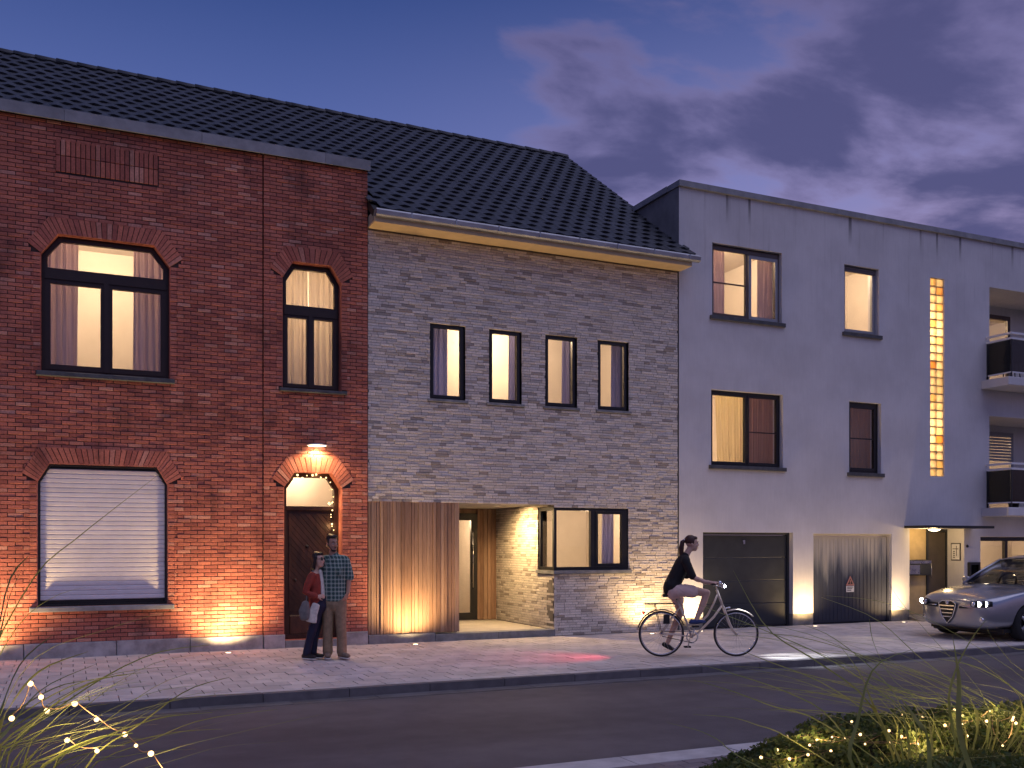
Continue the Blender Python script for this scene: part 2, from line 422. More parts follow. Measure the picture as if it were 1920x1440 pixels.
def window(parent, outer, yf, mat, fw=.06, lights=(), sash=.05, depth=.07, name='window', glass=None):
    """frame outline + casements: lights = list of (outline polygon, sash width, bars)"""
    b = MB(); ring(b, outer, inset(outer, fw), yf, yf+depth)
    w = b.build(name, mat, parent)
    for poly, sw, bars in lights:
        s = MB(); inn = inset(poly, sw); ring(s, poly, inn, yf-.012, yf+depth-.015)
        for (ax, az, bx, bz, t) in bars: s.box(ax, bx, yf, yf+.03, az, bz)
        s.build('casement', mat, w)
        p = MB(); g = inset(poly, sw-.006); p.prism(g, yf+.022, yf+.029); p.build('pane', glass or m['glass'], w)
    return w
def curtain(label, x0, x1, z0, z1, y, mat, folds=6, amp=.03, taper=0.0, group='window curtains', lean=0.0):
    """pleated cloth hanging between x0 and x1"""
    b = MB(); nx, nz_ = max(14, int(folds*8)), 7; vs = []; ph = rnd.random()*6; lv = rnd.uniform(.7, 1.3)
    for j in range(nz_+1):
        f = j/nz_; z = z1+(z0-z1)*f
        for i in range(nx+1):
            u = i/nx; a = u*folds*2*math.pi+ph+.5*math.sin(u*5+f*lv)
            xx = x0+(x1-x0)*u+lean*f*(1-u if lean > 0 else u)
            vs.append((xx+.010*math.sin(a*.5+f*2), y+amp*(.7+.5*f)*math.sin(a)+.3*amp*math.sin(2.3*a+1), z))
    fs = [(j*(nx+1)+i, (j+1)*(nx+1)+i, (j+1)*(nx+1)+i+1, j*(nx+1)+i+1) for j in range(nz_) for i in range(nx)]
    b.add(vs, fs, 0, True); o = b.build('curtain', mat); md = o.modifiers.new('thickness', 'SOLIDIFY'); md.thickness = .004
    return tag(o, label, 'curtain', group)
def room(parent, x0, x1, z0, z1, y0, y1, lamp, energy, color=ROOM, size=.18, mat=None, left=True):
    """plastered room shell, open at the facade side, with its lamp"""
    b = MB(); vs = [(x0,y0,z0),(x1,y0,z0),(x1,y1,z0),(x0,y1,z0),(x0,y0,z1),(x1,y0,z1),(x1,y1,z1),(x0,y1,z1)]
    b.add(vs, [(4,7,6,5),(3,2,6,7),(1,5,6,2)]+([(0,3,7,4)] if left else []), 0); b.add(vs, [(0,1,2,3)], 1)
    o = b.build('room_interior', [mat or m['room'], m['room_floor']], parent)
    if energy: light('room_light', 'POINT', lamp, energy*ROOM_GAIN, color, parent, size)
    return o
# ================================================================== the setting: ground, road, pavements
def asphalt():
    t = NT('asphalt'); n1 = t.noise(160, 3, .7); n2 = t.noise(.7, 4, .6, t.pos((.25, 1, 1))); n3 = t.noise(3.0, 4, .6)
    f = t.math('MULTIPLY', t.rng(n2, .3, .7, .78, 1.2), t.math('MULTIPLY', t.rng(n1, .2, .8, .7, 1.35), t.rng(n3, .3, .7, .9, 1.1)))
    g_ = t.n('ShaderNodeCombineColor')
    for i in range(3): t.set(g_, i, f)
    t.P(col=t.mix(1.0, (.105, .092, .096), g_.outputs[0], 'MULTIPLY'), rough=.75, spec=.35); t.bump(n1, .5, .006); return t.m
m['asphalt'] = asphalt()
m['soil'] = plain('soil', (.05, .045, .03), .95, var=.4, bump=.6, bs=30)
m['paver'] = plain('concrete_paver', (.56, .50, .46), .8, var=.16, vs_=2.2, bump=.35, bs=80, rv=.10, spec=.3)
m['paver_dark'] = plain('clay_paver', (.20, .165, .165), .8, var=.18, vs_=3, bump=.35, bs=80, rv=.18)
m['joint_sand'] = plain('joint_sand', (.075, .068, .062), .95, var=.3, vs_=20)
m['kerb_dark2'] = plain('kerb_bluestone', (.13, .12, .125), .8, var=.2, vs_=5, bump=.35, bs=70, rv=.08)
m['kerb'] = plain('kerb_concrete', (.52, .485, .46), .8, var=.18, vs_=5, bump=.35, bs=70, rv=.06)
m['kerb_dark'] = plain('gutter_concrete', (.14, .13, .13), .8, var=.25, vs_=4, bump=.35, bs=70, rv=.08)
def sheet(name, x0, x1, y0, y1, z, mat):
    b = MB(); b.add([(x0,y0,z),(x1,y0,z),(x1,y1,z),(x0,y1,z)], [(0,1,2,3)]); return tag(b.build(name, mat), kind='structure')
sheet('ground', -600, 900, -600, 900, -.16, m['soil'])
sheet('road', -80, 120, -9.2, -4.95, -.10, m['asphalt'])
KERB_Y, NEAR_Y = -4.72, -9.30
def slabs(parent, rects, top, mat, thick, name, stuff, limit=300, jit=.0025):
    near, rest = lay_pieces(name, rects, mat, parent, None, lambda r: Vector(((r[0]+r[1])/2, (r[2]+r[3])/2, top)), None, None, limit)
    b = MB(); b.bevbox(-.5, .5, 0, 1, -.5, .5, .015)
    unit = MB(); unit.add([(x, z, -y) for x, y, z in b.v], b.f); unit = unit.mesh(name, mat)
    for r_ in near:
        obj(name, unit, parent, ((r_[0]+r_[1])/2, (r_[2]+r_[3])/2, top+rnd.uniform(-jit, jit)), (rnd.uniform(-.004, .004), rnd.uniform(-.004, .004), rnd.uniform(-.004, .004)), (r_[1]-r_[0], r_[3]-r_[2], thick))
    if rest:
        b = MB()
        for r_ in rest:
            z = top+rnd.uniform(-jit, jit); q = MB().bevbox(r_[0], r_[1], -z, -z+thick, r_[2], r_[3], .004)
            b.add([(x, zz, -y) for x, y, zz in q.v], q.f)
        tag(b.build(stuff, mat, parent), kind='stuff')
# far pavement: square concrete slabs in half bond, a kerb of long stones, a dark gutter band
bed = sheet('pavement', -40, 70, KERB_Y-.02, .25, -.016, m['joint_sand'])
rects = []; T = .30; y = -.02; row = 0
while y-T > KERB_Y+.14:
    x = -4.0+(row % 2)*T/2
    while x < 27.5:
        rects.append((x, x+T-.011, y-T+.006, y)); x += T
    y -= T; row += 1
yk = y
slabs(bed, rects, 0.0, m['paver'], .05, 'paving_slab', 'slab_paving')
kx = -5.0; kr = []; gr_ = []; br = []
while kx < 27:
    kr.append((kx, kx+.992, KERB_Y-.10, KERB_Y+.02)); br.append((kx+.5, kx+1.49, KERB_Y+.026, yk-.006)); gr_.append((kx+.3, kx+1.292, KERB_Y-.36, KERB_Y-.106)); kx += 1.0
slabs(bed, kr, .002, m['kerb_dark2'], .15, 'kerb_stone', 'kerbing')
slabs(bed, br, .001, m['kerb'], .05, 'border_slab', 'border_paving')
slabs(bed, gr_, -.094, m['kerb_dark'], .05, 'gutter_stone', 'gutter_paving')
# near pavement: pale kerb, clay pavers
nbed = sheet('near_pavement', -40, 70, -26, NEAR_Y+.0, -.016, m['joint_sand'])
kr = []; kx = -3.0
while kx < 12: kr.append((kx, kx+.992, NEAR_Y-.30, NEAR_Y)); kx += 1.0
slabs(nbed, kr, .002, m['kerb'], .15, 'kerb_stone', 'kerbing')
rects = []; y = NEAR_Y-.308; row = 0
while y > -15.5:
    x = -2+(row % 2)*.11
    while x < 9: rects.append((x, x+.212, y-.102, y)); x += .22
    y -= .11; row += 1
slabs(nbed, rects, 0.0, m['paver_dark'], .05, 'clay_paver', 'clay_paving')

# ================================================================== roof tiles (shared by the two pitched roofs)
EAVE_Y, EAVE_Z, RIDGE_Y, RIDGE_Z = -.36, 7.30, 4.95, 11.10
SL = math.hypot(RIDGE_Y-EAVE_Y, RIDGE_Z-EAVE_Z); PITCH = math.atan2(RIDGE_Z-EAVE_Z, RIDGE_Y-EAVE_Y)
m['tile'] = plain('roof_tile', (.034, .038, .048), .6, var=.2, vs_=9, rv=.22, spec=.5, bump=.2, bs=50)
def tile_shape(b, ox=0.0, oy=0.0, w=.30, l=.375):
    """rolled interlocking tile in the roof plane: x across, y up the slope, z out of the roof"""
    xs = [0, .04, .10, .16, .22, .26, .30]; hs = [.022, .030, .022, .008, .006, .010, .022]; vs = []
    for y, dz in ((0, .026), (l, 0)):
        for x, h in zip(xs, hs): vs.append((ox+x*w/.30, oy+y, h+dz))
    for x, h in zip(xs, hs): vs.append((ox+x*w/.30, oy+.002, h+.026-.030))
    n = len(xs); fs = [(i, i+1, n+i+1, n+i) for i in range(n-1)]+[(2*n+i, 2*n+i+1, i+1, i) for i in range(n-1)]
    b.add(vs, fs, 0, False)
RF = Matrix.Translation((0, EAVE_Y, EAVE_Z)) @ Matrix.Rotation(PITCH, 4, 'X')
def pitched_roof(parent, x0, x1, zmin, limit=300, y0=-.02, last=False):
    b = MB(); b.add([(x0,y0,-.02),(x1,y0,-.02),(x1,SL,-.02),(x0,SL,-.02),(x0,y0,-.14),(x1,y0,-.14),(x1,SL,-.14),(x0,SL,-.14)],
                    [(0,1,2,3),(7,6,5,4),(4,5,1,0),(5,6,2,1),(7,4,0,3)])
    r_ = b.build('roof', m['iron'], parent); r_.matrix_basis = RF
    # rear slope closes the building
    back = MB(); back.add([(x0,RIDGE_Y,RIDGE_Z-.03),(x1,RIDGE_Y,RIDGE_Z-.03),(x1,2*RIDGE_Y+.4,EAVE_Z),(x0,2*RIDGE_Y+.4,EAVE_Z)], [(0,1,2,3)]); back.build('rear_slope', m['tile'], parent)
    tiles = []; y = -.05; row = 0
    while y < SL-.12:
        x = RED0-(row % 2)*.15                                # one grid for both houses, so the courses run on
        while x < x1-.05:
            if x+.15 > x0 and (x+.15 <= x1 or last): tiles.append((x, y, min(.30, x1-x) if last else .30))
            x += .30
        y += .28; row += 1
    def ctr(t_): return RF @ Vector((t_[0]+.15, t_[1]+.17, 0))
    tiles = [t_ for t_ in tiles if ctr(t_).z > zmin-.35 and t_[1] > y0-.05]
    def sc_(t_):
        c = ctr(t_); px = to_px(c); return (not (-30 < px[0] < 1950 and px[1] > 0), cam_depth(c))
    tiles.sort(key=sc_)
    b = MB(); tile_shape(b); unit = b.mesh('roof_tile', m['tile']); e = RF.to_euler()
    for x, y, w in tiles[:limit]:
        obj('roof_tile', unit, r_, (x, y, rnd.uniform(-.002, .003)), (rnd.uniform(-.006, .006), rnd.uniform(-.008, .008), 0), (w/.30, 1, 1))
    if tiles[limit:]:
        b = MB()
        for x, y, w in tiles[limit:]: tile_shape(b, x, y, w)
        tag(b.build('roof_tiling', m['tile'], r_), kind='stuff')
    # ridge caps
    b = MB(); prof = []; n = 7
    for y_, r0 in ((0, .115), (.40, .10)):
        for k in range(n):
            a = math.pi*(k/(n-1)); prof.append((y_, r0*math.cos(a)*1.15, r0*math.sin(a)*.9))
    b.add(prof, [(k, k+1, n+k+1, n+k) for k in range(n-1)]+[tuple(range(n-1, -1, -1))], 0, True)
    cap = b.mesh('ridge_tile', m['tile']); x = x1-.40
    while x > x0-.3:
        obj('ridge_tile', cap, parent, (x, RIDGE_Y, RIDGE_Z-.02+rnd.uniform(-.004, .004))); x -= .37
    return r_

# ================================================================== red brick house
RED0, RED1, STEP = -4.0, 4.592, 2.855
red = based('brick_house', 'red brick terraced house with roller shutter and arched doorway, leftmost house', 'house', ((RED0+RED1)/2, .15, 0))
BIG = oct_top(-.385, 1.42, 4.27, 6.33, .23, .31)
SMALL = oct_top(3.17, 4.135, 4.25, 6.335, .17, .27)
SHUT = oct_top(-.43, 1.385, .765, 2.895, .155, .27)
DOOR = oct_top(3.195, 4.15, .12, 2.885, .17, .25)
def bbox(p): return (min(a for a, _ in p), max(a for a, _ in p), min(b for _, b in p), max(b for _, b in p))
holes = []
for p in (BIG, SMALL, SHUT, DOOR):
    a, b, c, d = bbox(p); holes.append((a-.02, b+.02, c-.02, d+.02))
wall_mesh(RED0, STEP-.008, 0, 8.03, .010, .31, [h for h in holes if h[1] < STEP]).build('wall', m['red_mortar'], red)
wall_mesh(STEP+.008, RED1, 0, 8.03, -.012, .31, [h for h in holes if h[0] > STEP]).build('wall', m['red_mortar'], red)
VH = .245
def arch(p, yf, zlow):
    """bevelled lintel of standing bricks round the head of an opening; returns the outline cut from the coursing"""
    (x0, z0), (x1, _), (x1, zc), (xr, z1), (xl, _), _ = p
    pts = [Vector((x0, zc)), Vector((xl, z1)), Vector((xr, z1)), Vector((x1, zc))]
    nr = [Vector((-(b-a).y, (b-a).x)).normalized() for a, b in zip(pts, pts[1:])]
    def mitre(a, b): k = a+b; return k*(VH/(1+a.dot(b)))
    outp = [pts[0]+nr[0]*VH, pts[1]+mitre(nr[0], nr[1]), pts[2]+mitre(nr[1], nr[2]), pts[3]+nr[2]*VH]
    for i in range(3):
        L = (pts[i+1]-pts[i]).length if i == 1 else (outp[i+1]-outp[i]).length; n = max(4, round(L/.068))
        for k in range(n):
            f0, f1 = (k+.07)/n, (k+.93)/n
            a, b = pts[i].lerp(pts[i+1], f0), pts[i].lerp(pts[i+1], f1); c, d = outp[i].lerp(outp[i+1], f1), outp[i].lerp(outp[i+1], f0)
            q = MB().prism([tuple(a), tuple(d), tuple(c), tuple(b)][::-1], 0, .06); d_ = rnd.uniform(-.013, -.007)
            q.build('arch_brick', m['red_brick'], red, (0, yf+d_, 0))
    # brick lining of the reveal and mortar behind the lintel
    b = MB(); ring(b, inset(p, -.05), p, yf+.02, .31); b.build('reveal', m['red_brick'], red)
    for s_, xa, xb in ((1, x0, xl), (-1, x1, xr)):
        tri = [(xa-s_*.03, zc-.03), (xb, z1+.03), (xa-s_*.03, z1+.03)]
        MB().prism(tri if s_ < 0 else tri[::-1], yf+.014, .30).build('lintel_backing', m['red_mortar'], red)
    J = .105
    return [(x0-J, z0), (x1+J, z0), (x1+J, zc), tuple(outp[3]), tuple(outp[2]), tuple(outp[1]), tuple(outp[0]), (x0-J, zc)], (x0, x1, z0, zc, J)
cuts = {}
for nm, p, yf in (('big', BIG, 0), ('small', SMALL, -.022), ('shut', SHUT, 0), ('door', DOOR, -.022)): cuts[nm] = arch(p, yf, 0)
COURSE = .0605
def jambs(info, z0):
    x0, x1, za, zc, J = info; res = []; k = 0
    while z0+k*COURSE < zc-.03:
        z = z0+k*COURSE
        if z >= za-.005: res += [(x0-J, x0-.008, z, z+COURSE-.010), (x1+.008, x1+J, z, z+COURSE-.010)]
        k += 1
    return res
PANEL = rect(-.19, 1.26, 7.262, 7.755)
SILLS = [rect(-.46, 1.50, 4.19, 4.275), rect(3.10, 4.24, 4.19, 4.255), rect(-.55, 1.49, .685, .77)]
left = lay_courses(RED0, STEP-.008, .225, 8.02, [cuts['big'][0], cuts['shut'][0], PANEL, *SILLS], COURSE, .205, .010)
left += jambs(cuts['big'][1], .225)+jambs(cuts['shut'][1], .225)
right = lay_courses(STEP+.008, RED1, .225, 8.02, [cuts['small'][0], cuts['door'][0], *SILLS], COURSE, .205, .010)
right += jambs(cuts['small'][1], .225)+jambs(cuts['door'][1], .225)
lay_bricks(left, m['red_brick'], red, 0.0, limit=190); lay_bricks(right, m['red_brick'], red, -.022, limit=110)
n = 21
for rw in range(2):
    for k in range(n):
        x = -.185+k*(1.44/n); z = 7.268+rw*.246
        MB().bevbox(x, x+1.44/n-.012, 0, .05, z, z+.234, .003).build('soldier_brick', m['red_brick'], red, (0, rnd.uniform(-.012, -.006), 0))
# plinth stones
for a, b, yf in ((-4, -2.2, -.03), (-2.19, -.62, -.03), (-.61, .645, -.03), (.652, 1.72, -.03), (1.727, STEP-.004, -.03), (STEP+.006, 3.20, -.055), (4.15, RED1, -.055)):
    MB().bevbox(a, b, yf, .20, -.01, .222+rnd.uniform(-.004, .006), .010).build('plinth_stone', m['plinth_stone'], red)
MB().bevbox(3.205, 4.145, -.04, .35, -.01, .118, .01).build('doorstep', m['bluestone'], red)
# parapet coping
c = MB(); x = RED0
while x < RED1:
    e = min(x+1.96, RED1+.03); c.box(x, e, -.085, .36, 8.03, 8.165); c.box(x, e, -.10, -.085, 8.00, 8.172); x += 1.965
c.build('coping', m['zinc_dull'], red)
# windows
w = window(red, inset(BIG, .003), .13, m['brown_frame'], .06, [
    (inset([( -.345, 5.80), (1.38, 5.80), (1.38, 6.03), (1.17, 6.295), (-.135, 6.295), (-.345, 6.03)], .0), .045, []),
    (rect(-.335, .505, 4.325, 5.69), .075, []), (rect(.525, 1.375, 4.325, 5.69), .075, [])])
t_ = MB(); t_.box(-.34, 1.375, .10, .19, 5.68, 5.81); t_.box(.475, .555, .10, .19, 4.32, 5.68); t_.build('mullion', m['brown_frame'], w)
s_ = MB(); s_.bevbox(-.45, 1.49, -.07, .16, 4.195, 4.268, .008); s_.build('sill', m['dark_sill'], w)
w = window(red, inset(SMALL, .003), .13, m['brown_frame'], .055, [
    (inset([(3.215, 5.62), (4.09, 5.62), (4.09, 6.05), (3.94, 6.29), (3.365, 6.29), (3.215, 6.05)], 0), .035, []),
    (rect(3.22, 3.645, 4.30, 5.50), .055, []), (rect(3.66, 4.085, 4.30, 5.50), .055, [])])
t_ = MB(); t_.box(3.215, 4.09, .10, .19, 5.49, 5.63); t_.box(3.62, 3.685, .10, .19, 4.30, 5.49); t_.build('mullion', m['brown_frame'], w)
s_ = MB(); s_.bevbox(3.11, 4.23, -.09, .16, 4.195, 4.248, .008); s_.build('sill', m['dark_sill'], w)
room(red, -1.2, 2.5, 3.9, 6.95, .315, 3.0, (.5, 1.5, 6.6), 62)
room(red, 2.9, 4.5, 3.9, 6.95, .315, 1.9, (3.6, 1.3, 5.9), 42)
cx_ = wall_pt(146, 600, .42).x; curtain('mauve curtain at the left of the big arched upstairs window', -.46, cx_, 4.1, 6.5, .42, m['curtain_mauve'], 6, .035)
cx_ = wall_pt(249, 600, .42).x; curtain('mauve curtain at the right of the big arched upstairs window', cx_, 1.46, 4.1, 6.5, .42, m['curtain_mauve'], 6, .035)
curtain('pale left curtain drawn across the narrow arched upstairs window', 3.08, 3.67, 4.1, 6.5, .40, m['curtain_pale'], 7, .022)
curtain('pale right curtain drawn across the narrow arched upstairs window', 3.69, 4.26, 4.1, 6.5, .40, m['curtain_pale'], 6, .024)
# roller shutter in its opening
sh = MB(); ring(sh, inset(SHUT, .002), inset(SHUT, .030), .035, .12); shut = sh.build('roller_shutter', m['black_frame'], red)
zs = .785; inn = inset(SHUT, .034)
while zs < 2.86:
    ze = min(zs+.0705, 2.868); s1, s2 = poly_span(inn, zs+.004), poly_span(inn, ze-.002)
    if s1 and s2:
        q = MB(); yo = .07; vs = []
        for (a, b), z, y in ((s1, zs, yo+.012), (s1, zs+.012, yo), (s2, ze-.012, yo), (s2, ze, yo+.012)): vs += [(a, y, z), (b, y, z)]
        q.add(vs, [(0,1,3,2), (2,3,5,4), (4,5,7,6)]); q.build('slat', m['shutter'], shut)
    zs += .0705
s_ = MB(); s_.box(-.44, 1.40, .10, .20, .75, 2.92); s_.build('backing_board', m['black_frame'], shut)
s_ = MB(); s_.bevbox(-.54, 1.48, -.10, .16, .69, .763, .010); s_.build('sill', m['bluestone'], shut)
# front door: timber frame, boarded leaf, lit fanlight
m['door_wood'] = plain('dark_door_wood', (.050, .022, .014), .55, var=.35, vs_=14, stretch=(1, 1, .3), rv=.25)
dfr = MB(); ring(dfr, inset(DOOR, .003), inset(DOOR, .075), .20, .28)
dz_ = wall_pt(585, 953, .25).z
dfr.box(3.27, 4.075, .20, .28, dz_-.03, dz_+.03); door = dfr.build('front_door', m['door_wood'], red)
def clip(poly, rc):
    for ax, lim, keep in ((0, rc[0], 1), (0, rc[1], -1), (1, rc[2], 1), (1, rc[3], -1)):
        res = []
        for i in range(len(poly)):
            a, b = poly[i-1], poly[i]; ia, ib = (a[ax]-lim)*keep >= 0, (b[ax]-lim)*keep >= 0
            if ia != ib:
                f = (lim-a[ax])/(b[ax]-a[ax]); res.append((a[0]+(b[0]-a[0])*f, a[1]+(b[1]-a[1])*f))
            if ib: res.append(b)
        poly = res
        if not poly: return []
    return poly
DX0, DX1, DZ0, DZ1 = 3.27, 4.075, .13, dz_-.03
leaf = MB(); leaf.box(DX0, DX1, .245, .285, DZ0, DZ1); leaf.build('door_leaf', m['door_wood'], door)
for k in range(-12, 34):
    c0 = DZ0+k*.11
    pl = clip([(DX0, c0+1.0), (DX1, c0+.08), (DX1, c0+.182), (DX0, c0+1.102)], (DX0+.05, DX1-.05, DZ0+.45, DZ1-.06))
    if len(pl) > 2: MB().prism(pl, .232, .246).build('plank', m['door_wood'], door)
for za, zb in ((DZ0+.06, DZ0+.38),): MB().bevbox(DX0+.06, DX1-.06, .228, .246, za, zb, .012).build('kick_panel', m['door_wood'], door)
h_ = MB(); h_.ball((3.42, .21, 1.10), .028); h_.tube([(3.42, .245, 1.10), (3.42, .21, 1.10)], .010); h_.build('door_knob', m['iron'], door)
h_ = MB(); h_.box(3.56, 3.80, .222, .234, 1.02, 1.06); h_.build('letter_slot', m['iron'], door)
h_ = MB(); h_.lathe([(.001, -.03), (.026, -.022), (.030, 0)], (3.62, .232, 1.66), 12, 'y'); h_.build('knocker', m['iron'], door)
fan = inset([(3.27, dz_+.03), (4.075, dz_+.03), (4.075, 2.64), (3.93, 2.81), (3.42, 2.81), (3.27, 2.64)], -.004)
MB().prism(fan, .25, .257).build('fanlight_pane', m['glass'], door)
room(red, 2.95, 4.5, dz_-.1, 3.2, .315, 1.3, (3.6, .9, 2.95), 13)
pitched_roof(red, RED0, 4.60, 8.2, y0=.93)
# wall lamp over the door, string of bulbs round the door frame
lp = wall_pt(593, 836, -.06)
wl_ = thing('wall_lamp', 'flat half-round lamp shining down over the arched brick doorway', 'lamp', (lp.x, -.024, lp.z))
b = MB(); b.lathe([(.001, .028), (.10, .026), (.165, .012), (.17, 0), (.15, -.004)], (0, -.09, 0), 20); b.box(-.05, .05, -.04, .0, -.01, .03); b.build('housing', m['white_paint'], wl_)
b = MB(); b.lathe([(.001, -.012), (.10, -.010), (.148, -.005)], (0, -.09, 0), 20); b.build('lens', m['lens_warm'], wl_)
light('lamp_light', 'SPOT', (0, -.13, -.03), 85, WARM, wl_, .05, (0, -.02, -1), 150, .5)
sg = thing('string_lights', 'string of glowing bulbs round the wooden door frame', 'string lights', (3.27, .19, .12))
dp = [(543, 893), (550, 897), (557, 891), (566, 896), (575, 891), (585, 891), (593, 890), (602, 895), (612, 896), (618, 904), (623, 918), (624, 931), (622, 943), (625, 941), (622, 956), (621, 965), (620, 969), (623, 982), (621, 986), (624, 994)]
pts = [wall_pt(x, y, .185)-sg.location for x, y in dp]
pts += [Vector((pts[-1].x+.005, 0, pts[-1].z-.25*k)) for k in range(1, 5)]
b = MB(); b.tube([p+Vector((0, .012, 0)) for p in pts], .004, 5); b.build('wire', m['iron'], sg)
bm_ = MB().ball((0, 0, 0), .016, 8, 5).mesh('bulb', m['bulb'])
for p in pts[::6]: light('bulb_light', 'POINT', p+Vector((0, -.03, 0)), 1.2, WARM, sg, .03)
for p in pts: obj('bulb', bm_, sg, p+Vector((rnd.uniform(-.012, .012), -.012, rnd.uniform(-.008, .008))), None, [rnd.choice((.6, .8, 1.0, 1.15))]*3)
# ================================================================== modern infill house of pale long bricks
MX0, MX1 = 4.604, 10.868
mod = based('infill_house', 'pale long-brick house with timber cladding and four upright upper windows', 'house', ((MX0+MX1)/2, .15, 0))
MW = [(5.72, 6.385), (6.84, 7.488), (7.965, 8.632), (9.075, 9.752)]; WZ0, WZ1 = 4.235, 5.575
RCX, RTOP, RBACK, RFL = 8.15, 2.435, 2.70, .125           # porch recess: right cheek, soffit, depth, floor
CLX = 6.276
holes_m = [(a, b, WZ0, WZ1) for a, b in MW]+[(MX0-.1, RCX, -1, RTOP), (RCX-.1, 9.742, 1.21, 2.392)]
wall_mesh(MX0, MX1, -.01, 7.06, .010, .31, holes_m).build('wall', m['pale_mortar'], mod)
pol = [rect(a, b, c, d) for a, b, c, d in holes_m]
pol += [rect(a-.05, b+.05, 4.185, WZ0) for a, b in MW]+[rect(RCX-.1, 9.80, 1.13, 1.215)]
rects = lay_courses(MX0+.004, MX1, .003, 7.05, pol, .0475, .235, .006, 'random')
lay_bricks(rects, m['pale_brick'], mod, 0.0, limit=230, jit=.006, bev=.003)
# porch cheek (faces left): same bricks on a turned plane
CH = Matrix.Translation((RCX, 0, 0)) @ Matrix.Rotation(R(-90), 4, 'Z')      # local x runs along -Y of the street
wm = wall_mesh(-RBACK, -.012, RFL, RTOP, .010, .20, [(-.70, .1, 1.21, 2.392)]); q = wm.build('porch_cheek', m['pale_mortar'], mod); q.matrix_basis = CH
rects = lay_courses(-RBACK, -.006, RFL+.003, RTOP-.005, [rect(-.70, .1, 1.13, 2.392)], .0475, .235, .006, 'random')
lay_bricks(rects, m['pale_brick'], mod, 0.0, limit=70, jit=.006, frame=CH, stuff='cheek_brickwork', bev=.003)
m['concrete'] = plain('porch_concrete', (.46, .42, .37), .7, var=.15, vs_=3, bump=.2)
m['soffit_white'] = plain('porch_soffit', (.66, .62, .56), .7, var=.05)
s_ = MB(); s_.box(MX0, RCX+.0, -.015, RBACK+.1, -.01, RFL-.01); s_.build('porch_floor', m['concrete'], mod)
for a, b in ((MX0+.002, 5.80), (5.806, 7.0), (7.006, RCX-.002)):
    MB().bevbox(a, b, -.05, .22, -.01, RFL+.028 if b < 6.4 else RFL, .006).build('plinth_stone', m['bluestone'], mod)
s_ = MB(); s_.box(MX0, RCX-.012, .013, RBACK, RTOP, RTOP+.10); s_.build('porch_soffit', m['soffit_white'], mod)
# timber boards on the facade, on the return and at the back of the porch
def timber():
    t = NT('cladding_timber'); v = t.pos((1, 1, .06)); n1 = t.noise(60, 6, .7, v); n2 = t.noise(9, 3, .5, v)
    c = t.ramp(t.rand(2.3), [(0, (.235, .135, .085)), (.5, (.33, .20, .13)), (1, (.40, .26, .175))])
    f = t.math('MULTIPLY', t.rng(n1, .3, .7, .78, 1.18), t.rng(n2, .3, .7, .85, 1.12)); g_ = t.n('ShaderNodeCombineColor')
    for i in range(3): t.set(g_, i, f)
    t.P(col=t.mix(1.0, c, g_.outputs[0], 'MULTIPLY'), rough=.62, spec=.3); t.bump(n1, .25, .003); return t.m
m['timber'] = timber()
s_ = MB(); s_.box(MX0+.02, CLX-.03, .045, .20, RFL+.02, RTOP-.002); s_.build('cladding_frame', m['iron'], mod)
x = MX0+.012
while x < CLX-.02:
    wd = rnd.choice((.040, .052, .052, .066, .080, .066)); e = min(x+wd, CLX)
    if CLX-e < .03: e = CLX
    d = rnd.choice((-.012, 0, 0, .012, .020))
    MB().bevbox(x, e-.006, d, .06, RFL+.030, RTOP-.004, .003).build('cladding_board', m['timber'], mod); x = e
bx = [wall_pt(v, 1000, RBACK).x for v in (855, 894, 930)]
x = bx[1]
while x < RCX+.0:
    e = min(x+rnd.choice((.05, .066, .08)), RCX); MB().bevbox(x, e-.006, RBACK-.04+rnd.choice((0, .012)), RBACK+.02, RFL, RTOP-.003, .003).build('cladding_board', m['timber'], mod); x = e
s_ = wall_mesh(MX0, RCX+.02, RFL, RTOP+.1, RBACK+.02, RBACK+.12, [(bx[1]-1.1, bx[1]-.02, RFL, RTOP-.12)]).build('porch_back', m['timber'], mod)
d_ = window(mod, rect(bx[1]-1.12, bx[1]-.004, RFL+.01, RTOP-.10), RBACK-.04, m['black_frame'], .06, [(rect(bx[1]-1.06, bx[1]-.065, RFL+.07, RTOP-.16), .085, [])], name='glazed_door')
h_ = MB(); h_.tube([(bx[1]-.115, RBACK-.085, .8), (bx[1]-.115, RBACK-.085, 1.95)], .012); h_.tube([(bx[1]-.115, RBACK-.085, .9), (bx[1]-.115, RBACK-.04, .9)], .008); h_.tube([(bx[1]-.115, RBACK-.085, 1.85), (bx[1]-.115, RBACK-.04, 1.85)], .008); h_.build('pull_bar', m['steel'], d_)
room(mod, 5.2, RCX-.05, RFL, 2.5, RBACK+.125, RBACK+2.2, (7.2, RBACK+.7, 2.2), 30)
